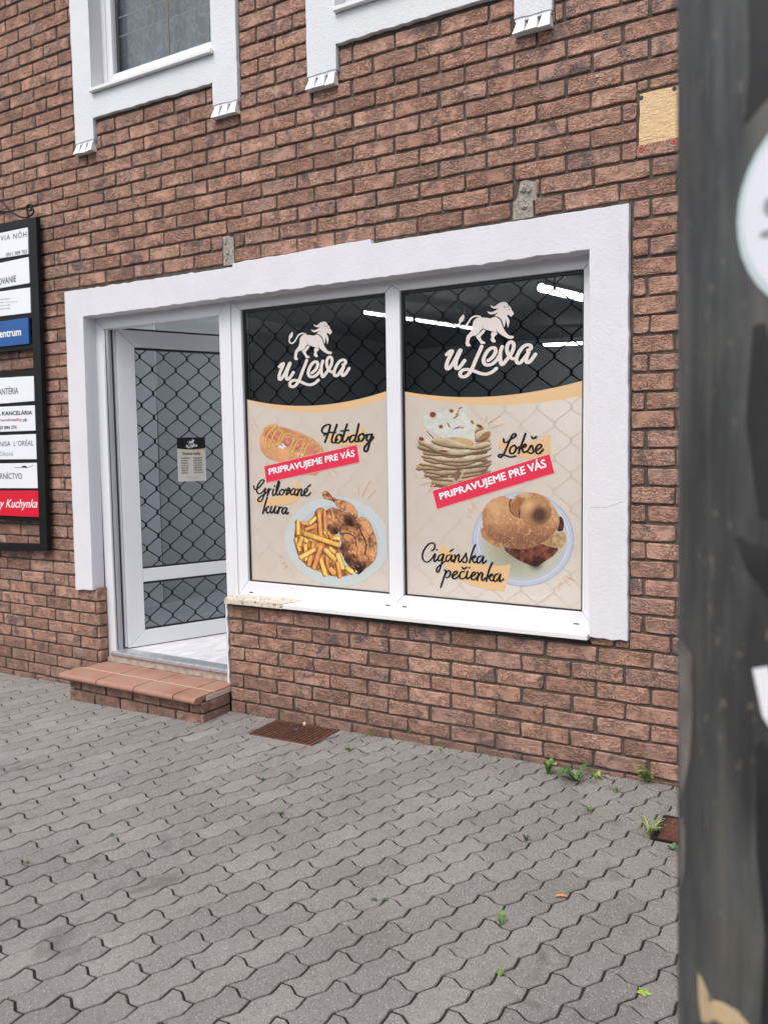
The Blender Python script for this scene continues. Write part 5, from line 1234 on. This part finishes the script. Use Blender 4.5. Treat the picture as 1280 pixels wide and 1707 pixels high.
# ------------------------------------------------------------------ drain grates, litter
gr = empty('drain_grate', 'rusty ribbed iron scraper grate in the paving below the left shop pane', 'grate')
gx0, gx1, gy0, gy1 = .142, .562, -.275, -.022
zf2 = lambda x, y: gz(x, y)
def gbox(mb, x0, x1, y0, y1, t0, t1):
    vs = [(x, y, zf2(x, y)+t) for t in (t0, t1) for x, y in ((x0,y0),(x1,y0),(x1,y1),(x0,y1))]
    mb.add(vs, [(0,3,2,1),(4,5,6,7),(0,1,5,4),(1,2,6,5),(2,3,7,6),(3,0,4,7)])
q = MB(); gbox(q, gx0, gx1, gy0, gy1, -.04, -.022); q.build('pit', M['rustdark'], gr)
q = MB(); gbox(q, gx0-.006, gx0+.005, gy0, gy1, -.02, .001); gbox(q, gx1-.005, gx1+.006, gy0, gy1, -.02, .001); gbox(q, gx0, gx1, gy0-.006, gy0+.005, -.02, .0005); gbox(q, gx0, gx1, gy1-.005, gy1+.004, -.02, .0005); q.build('rim', M['rust'], gr)
q = MB(); gbox(q, gx0-.014, gx0-.0065, gy0-.012, gy1, -.02, -.002); gbox(q, gx0-.014, gx1+.014, gy0-.014, gy0-.0065, -.02, -.0022); q.build('mortar_edge', M['concrete'], gr)
nb = 17
for i in range(nb):
    x = gx0+.016+(gx1-gx0-.032)*i/(nb-1); q = MB(); gbox(q, x-.0062, x+.0062, gy0+.005, gy1-.005, -.018, -.0015+rnd.uniform(-.001,.0005)); q.build('bar', M['rust'], gr)
q = MB()
for yy in (gy0+.085, gy0+.17): gbox(q, gx0+.004, gx1-.004, yy-.003, yy+.003, -.019, -.006)
q.build('cross_rods', M['rust'], gr, kind='stuff')
g2_ = empty('valve_cover', 'small rusty iron cover in the paving half hidden behind the dark pole', 'cover')
q = MB(); gbox(q, 2.40, 2.715, -.555, -.325, -.03, -.001); q.build('lid', M['rust'], g2_)
q = MB(); gbox(q, 2.40, 2.412, -.555, -.325, -.02, .003); gbox(q, 2.413, 2.715, -.555, -.543, -.02, .003); gbox(q, 2.413, 2.715, -.337, -.325, -.02, .003); q.build('lid_rim', M['rustdark'], g2_)

def leaf_blade(mb, base, tip, wd, droop=.3, lobes=0, k=8, up=Vector((0,0,1))):
    base, tip = Vector(base), Vector(tip); d = tip-base; L = d.length; side = d.cross(up).normalized(); vs = []
    for i in range(k+1):
        t = i/k; c = base + d*t + up*(L*droop*math.sin(math.pi*t)); w_ = wd*math.sin(math.pi*min(1,(t*.86+.10)))**.8
        if lobes: w_ *= 1 if i % 2 == 0 else .45
        if i == k: w_ = wd*.03
        vs += [c-side*w_+up*w_*.25, c, c+side*w_+up*w_*.25]
    fs = []
    for i in range(k): fs += [(3*i,3*i+1,3*i+4,3*i+3),(3*i+1,3*i+2,3*i+5,3*i+4)]
    mb.add(vs, fs)
def weed(name, u, v, label, n, Lr, wd, mat, lift=.5, lobes=0, wallz=None, seed=0, droop=.25, angs=None, group=None, cat='weed'):
    P = atg(u, v); P.y = min(P.y, -.012); P.z = gz(P.x, P.y); r = random.Random(seed); root = empty(name, label, cat, group, loc=P); 
    for i in range(n):
        a = angs[i] if angs else r.uniform(0, 2*math.pi); L = r.uniform(*Lr); el = r.uniform(lift*.5, lift)
        if P.y > -.05 and math.sin(a) > .2 : a = -a
        q = MB(); leaf_blade(q, (0,0,0), (math.cos(a)*L*math.cos(el), math.sin(a)*L*math.cos(el), L*math.sin(el)+.004), wd*r.uniform(.8,1.2), droop, lobes, 10 if lobes else 6)
        q.build('leaf', mat if not isinstance(mat, list) else r.choice(mat), root, smooth=True)
    return root
weed('weed_plant', 913, 1290, 'light green leafy weed at the wall foot, leftmost of the bigger ones', 11, (.035,.075), .011, [M['leaf_lt'],M['leaf']], 1.2, seed=1)
weed('dandelion', 958, 1302, 'large dandelion weed with long toothed dark leaves at the wall foot', 9, (.09,.15), .017, [M['leaf'],M['leaf_dk']], .5, 1, seed=4, angs=[3.3,3.0,-.3,.0,1.2,-1.9,-1.2,2.6,-2.6])
weed('weed_plant', 996, 1299, 'tiny yellowish weed rosette just right of the dandelion', 9, (.02,.04), .006, [M['leaf_lt'],M['dry']], 1.0, seed=9)
weed('weed_plant', 1076, 1304, 'bushy bright green weed at the wall foot next to the pole', 12, (.035,.075), .010, [M['leaf'],M['leaf_lt']], 1.1, seed=6)
weed('grass_tuft', 1082, 1394, 'tuft of grass with dry straw blades beside the rusty cover', 26, (.05,.10), .0028, [M['leaf'],M['leaf_lt'],M['dry']], 1.0, seed=8)
weed('weed_plant', 1029, 1322, 'small green sprout between pavers left of the pole weed', 5, (.015,.03), .005, M['leaf'], 1.1, seed=11)
weed('weed_plant', 876, 1402, 'single small green sprout in a paver joint below the dandelion', 5, (.015,.03), .006, M['leaf_dk'], 1.2, seed=12)
weed('weed_plant', 834, 1543, 'green sprout with three upright leaves in the lower pavement', 4, (.03,.05), .006, M['leaf'], 1.2, seed=13)
weed('weed_plant', 832, 1628, 'low green sprout in a joint near the bottom of the pavement', 4, (.012,.024), .007, M['leaf'], .6, seed=14)
weed('weed_plant', 617, 1228, 'thin green sprout at the wall foot right of the drain grate', 6, (.02,.045), .005, M['leaf_lt'], 1.3, seed=15)
weed('weed_plant', 578, 1250, 'flat green weed between pavers below the right end of the drain grate', 6, (.015,.03), .006, M['leaf'], .5, seed=16)
weed('weed_plant', 735, 1254, 'pale green sprout at the wall foot under the middle of the right pane', 5, (.015,.035), .004, M['leaf_lt'], 1.2, seed=17)
weed('weed_plant', 982, 1352, 'pair of tiny green leaves in the joint below the dandelion', 4, (.012,.022), .005, M['leaf'], .6, seed=18)
weed('grass_plant', 1118, 1262, 'bright grass blade sticking out in front of the bricks at the pole', 2, (.10,.12), .006, M['leaf_lt'], .75, seed=19, angs=[2.9,2.4], cat='grass')
weed('weed_plant', 1120, 1418, 'small dark green weed close to the pole below the rusty cover', 6, (.02,.035), .006, M['leaf_dk'], .7, seed=21)
weed('weed_plant', 437, 1300, 'dark green weed scrap in the pavement in front of the step', 4, (.012,.022), .006, M['leaf_dk'], .3, seed=22)
weed('weed_plant', 468, 1357, 'dark green weed scrap in the pavement left of the middle', 4, (.014,.024), .007, M['leaf_dk'], .3, seed=23)
def maple(u, v, r_, mat, label, name='fallen_leaf'):
    P = atg(u, v); P.z = gz(P.x, P.y)+.003; q = MB(); n = 20
    pts = [(math.cos(t*2*math.pi/n)*r_*(1.15 if t%4==0 else .6 if t%4==2 else .8), math.sin(t*2*math.pi/n)*r_*(1.15 if t%4==0 else .6 if t%4==2 else .8)) for t in range(n)]
    q.add([(0,0,.004)]+[(x, y, .002*math.sin(7*x/r_)+.002) for x, y in pts], [(0,1+t,1+(t+1)%n) for t in range(n)]); o = q.build(name, mat, label=label, cat='leaf'); o.location = P
maple(1073, 1656, .021, M['leaf_lt'], 'bright green lobed leaf lying on the pavement near the pole')
P = atg(935, 1497); P.z = gz(P.x, P.y)+.003; q = MB(); leaf_blade(q, (-.02,-.006,0), (.02,.008,.002), .0075, .12); o = q.build('fallen_leaf', M['orange'], label='small orange dry leaf lying on the pavement', cat='leaf'); o.location = P
for u, v, lb in ((623,1502,'olive green leaf scrap on the pavement, left one of a close pair'), (641,1503,'olive green leaf scrap on the pavement, right one of a close pair'), (186,1393,'olive leaf scrap lying on the pavement at far left'), (45,1440,'olive leaf scrap near the left edge of the photo')):
    P = atg(u, v); P.z = gz(P.x, P.y)+.003; q = MB(); leaf_blade(q, (-.014,0,0), (.014,.003,.002), .006, .15); o = q.build('fallen_leaf', M['leaf_dk'], label=lb, cat='leaf'); o.location = P
P = atg(493, 1216.5); q = MB(); gbox(q, P.x-.012, P.x+.012, P.y-.006, P.y+.006, .0, .004); q.build('plastic_scrap', M['blue_lid'], label='tiny blue plastic scrap lying on the drain grate', cat='litter')
P = atg(508, 1209); bm = bmesh.new(); bmesh.ops.create_icosphere(bm, subdivisions=2, radius=.011)
for v_2 in bm.verts: v_2.co *= rnd.uniform(.8,1.15)
me = bpy.data.meshes.new('pebble'); bm.to_mesh(me); bm.free(); me.materials.append(M['grout']); o = link(me, 'pebble', label='pale pebble lying on the back of the drain grate', cat='pebble'); o.location = (P.x, P.y, gz(P.x, P.y)+.008)
# grit and crumbs
q = MB(); r = random.Random(31)
def crumb(x, y, s_):
    z = gz(x, y) + (.001 if r.random() < .4 else -.002); vs = [(x+r.uniform(-s_,s_), y+r.uniform(-s_,s_), z+s_*.1) for _ in range(3)]+[(x, y, z+s_*1.2)]; q.add(vs, [(0,1,3),(1,2,3),(2,0,3)], r.choice((0,0,1,1,2)))
for _ in range(520): crumb(r.uniform(-2.6,2.6), -.012-abs(r.gauss(0,.03)), r.uniform(.0015,.0045))
for _ in range(420):
    x, y = r.uniform(-2.4,3.0), r.uniform(-2.4,-.03); crumb(x, y, r.uniform(.001,.0032))
for _ in range(260): crumb(r.uniform(-.23,.14), -.012-abs(r.gauss(0,.07)), r.uniform(.0015,.0045))
for _ in range(90): crumb(2.4+r.gauss(0,.12), -.3+r.gauss(0,.14), r.uniform(.002,.006))
for _ in range(60): crumb(-1.4+r.gauss(0,.03), -.2+r.gauss(0,.05), r.uniform(.002,.006))
q.build('grit', [M['grout'], M['maroon'], M['dry']], kind='stuff', label='pale grit and dark crumbs scattered along the wall foot and in the joints', cat='grit')
q = MB(); r = random.Random(77)
def moss(x, y, n, sp, hmax):
    for _ in range(n):
        a, b2 = x+r.gauss(0, sp), y+r.gauss(0, sp*.6)
        if b2 > -.014: b2 = -.014-r.random()*.01
        z = gz(a, b2)-.002; t = r.uniform(0, 6.28); w_ = r.uniform(.0012,.003); h_ = r.uniform(.003, hmax)
        q.add([(a-w_*math.cos(t), b2-w_*math.sin(t), z), (a+w_*math.cos(t), b2+w_*math.sin(t), z), (a+r.uniform(-.004,.004), b2+r.uniform(-.004,.004), z+h_)], [(0,1,2)], r.choice((0,0,1,2)))
for u, v in ((913,1290),(958,1302),(996,1299),(1076,1304),(1082,1394),(1029,1322),(617,1228),(578,1250),(982,1352),(1120,1418)):
    P = atg(u, v); moss(P.x, P.y, 60, .028, .010)
for _ in range(70): moss(r.uniform(-2.2, 2.8), -.012-abs(r.gauss(0,.02)), 9, .012, .008)
for u, v in ((45,1441),(186,1394),(437,1301),(468,1357),(540,1440),(258,1345),(330,1480),(700,1430),(860,1480),(940,1560),(760,1600),(380,1600),(620,1660),(500,1250),(420,1240),(1060,1480)):
    P = atg(u, v); moss(P.x, P.y, 26, .016, .005)
q.build('moss', [M['leaf_dk'], M['leaf'], M['dry']], kind='stuff', label='sparse moss and seedlings in the joints and along the wall foot', cat='moss')
# ------------------------------------------------------------------ dark pole close to the camera
def camp(d, lat_, h): return CAM + fwd*d + rgt*lat_ + upv*h
LEAN = .0150
fh = Vector((fwd.x, fwd.y, 0)).normalized(); rh = Vector((fh.y, -fh.x, 0))
PD, PR = .60, .095
left = (1128-640)/F*PD
# centre of a vertical cylinder whose left silhouette falls on that line of sight
phi = math.atan((1128-640)/F); dc = PD*1.02
alpha = math.asin(PR/ (dc/math.cos(phi))); ang = phi + alpha; rr = dc/math.cos(phi)
pc = Vector((CAM.x, CAM.y, 0)) + fh*rr*math.cos(ang) + rh*rr*math.sin(ang)
pole = empty('lamp_post', 'thick dark grey weathered metal post standing close at the right edge', 'post', loc=(pc.x, pc.y, gz(pc.x, pc.y)))
zb_ = gz(pc.x, pc.y)
q = MB(); K = 48
for j, z in enumerate([0,.05]+[.05+.2*t for t in range(1, 24)]):
    for t in range(K): q.v.append((PR*math.cos(t*2*math.pi/K), PR*math.sin(t*2*math.pi/K), z-.0))
rows = 25; q.f = [(j*K+t, j*K+(t+1)%K, (j+1)*K+(t+1)%K, (j+1)*K+t) for j in range(rows-1) for t in range(K)]; q.mi = [0]*len(q.f); q.build('shaft', M['pole'], pole, smooth=True)
q = MB(); q.tube([(0,0,-.02),(0,0,.05)], PR+.02, 32); q.build('base_collar', M['pole'], pole, smooth=False)
def on_pole(u, v, lift=.0008):
    u = u - LEAN*(v-853.5)
    d = ray(u, v); o_ = CAM; a = d.x**2+d.y**2; bx = o_.x-pc.x; by = o_.y-pc.y; b__ = 2*(bx*d.x+by*d.y); c_ = bx*bx+by*by-(PR+lift)**2; D_ = b__*b__-4*a*c_
    if D_ < 0: D_ = 0
    t = (-b__-math.sqrt(D_))/(2*a); p = o_+d*t; th = math.atan2(p.y-pc.y, p.x-pc.x); return th, p.z
def wrap(th, z, lift): return ((PR+lift)*math.cos(th), (PR+lift)*math.sin(th), z-zb_)
def wrapped(name, pts, mat, par, lift=.0008):   # pts = (theta, z) outline, fan around centre
    cth = sum(p[0] for p in pts)/len(pts); cz = sum(p[1] for p in pts)/len(pts); q = MB(); n = len(pts); rings = 5
    q.v = [wrap(cth, cz, lift)]
    for r_ in range(1, rings+1):
        for th, z in pts: q.v.append(wrap(cth+(th-cth)*r_/rings, cz+(z-cz)*r_/rings, lift))
    q.f = [(0, 1+t, 1+(t+1)%n) for t in range(n)]+[(1+(r_-1)*n+t, 1+r_*n+t, 1+r_*n+(t+1)%n, 1+(r_-1)*n+(t+1)%n) for r_ in range(1, rings) for t in range(n)]; q.mi = [0]*len(q.f)
    return q.build(name, mat, par, smooth=True)
th0, zc = on_pole(1226, 368); _, zt = on_pole(1279, 190); _, zb2 = on_pole(1279, 545); rad = (zt-zb2)/2*1.0 + .004; sgn = 1
thR, _ = on_pole(1260, 368); dirn = 1 if thR > th0 else -1
thc = th0 + dirn*rad/PR
stk = empty('round_sticker', 'round white sticker with pale green rim stuck on the post', 'sticker', loc=(pc.x, pc.y, zb_))
cir = lambda r_: [(thc+r_*math.cos(t*2*math.pi/40)/PR, zc+r_*math.sin(t*2*math.pi/40)) for t in range(40)]
wrapped('rim', cir(rad), M['sticker_rim'], stk, .0008); wrapped('face', cir(rad-.004), M['sticker'], stk, .0013)
for (u, v, w_, h_) in ((1283,340,8,26),(1281,385,11,10)):
    th, z = on_pole(u, v); a = w_*.00055/PR; b_ = h_*.00022; wrapped('letter', [(th+a*math.cos(t*.6283), z+b_*math.sin(t*.6283)) for t in range(10)], M['ink_soft'], stk, .0018)
pt = [on_pole(u, v) for u, v in ((1252,1112),(1279,1108),(1284,1150),(1284,1215),(1268,1190),(1260,1150))]
s2 = empty('paper_strip', 'torn white paper strip on the post below the round sticker', 'sticker', loc=(pc.x, pc.y, zb_)); wrapped('paper', pt, M['ink_white'], s2, .001)
M['pole_dark'] = simple('dark_pole_tone', srgb(34,34,34), .6, .3, 20)  # near-black tone for the patches down the right side of the shaft
for nm, pts, mt in (('dark_strip', ((1243,-40),(1330,-40),(1330,180),(1236,200),(1246,120)), 'pole_dark'), ('dark_strip', ((1252,540),(1330,520),(1330,880),(1262,860),(1240,700)), 'pole_dark'), ('dark_band', ((1222,892),(1330,882),(1330,1005),(1275,990),(1240,945)), 'pole_dark'), ('dark_strip', ((1256,1240),(1330,1200),(1330,1760),(1262,1750),(1272,1560),(1258,1420)), 'pole_dark'), ('bare_paint_chip', ((1160,1618),(1168,1630),(1177,1664),(1200,1668),(1226,1682),(1250,1712),(1222,1714),(1166,1700),(1161,1660)), 'chip_tan'), ('scuffed_paint', ((1133,1060),(1150,1090),(1152,1180),(1147,1260),(1133,1330),(1129,1300),(1128,1100)), 'chip_pale'), ('scuffed_paint', ((1131,1350),(1140,1380),(1138,1450),(1130,1500)), 'chip_pale')):
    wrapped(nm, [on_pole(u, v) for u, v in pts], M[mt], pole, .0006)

rotm = Matrix.Rotation(-LEAN, 4, fh)
for o in (pole, stk, s2):
    piv = Vector((pc.x, pc.y, CAM.z)); mm = Matrix.Translation(piv) @ rotm @ Matrix.Translation(-piv) @ Matrix.Translation(Vector((pc.x, pc.y, zb_))); o.matrix_world = mm
# ------------------------------------------------------------------ the other side of the street (only reflected)
ob = empty('opposite_house', 'plain house row on the other side of the street, behind the camera', 'house', loc=(0,0,0))
q = MB(); q.box(-26, 26, -30, -22, -.3, 6.0); q.build('wall', M['opp'], ob)
for i in range(14):
    for z0, z1 in ((1.0,2.6),(3.6,5.0)):
        q = MB(); q.box(-20+i*3, -18.7+i*3, -21.99, -21.9, z0, z1); q.build('window', M['opp_dark'], ob)
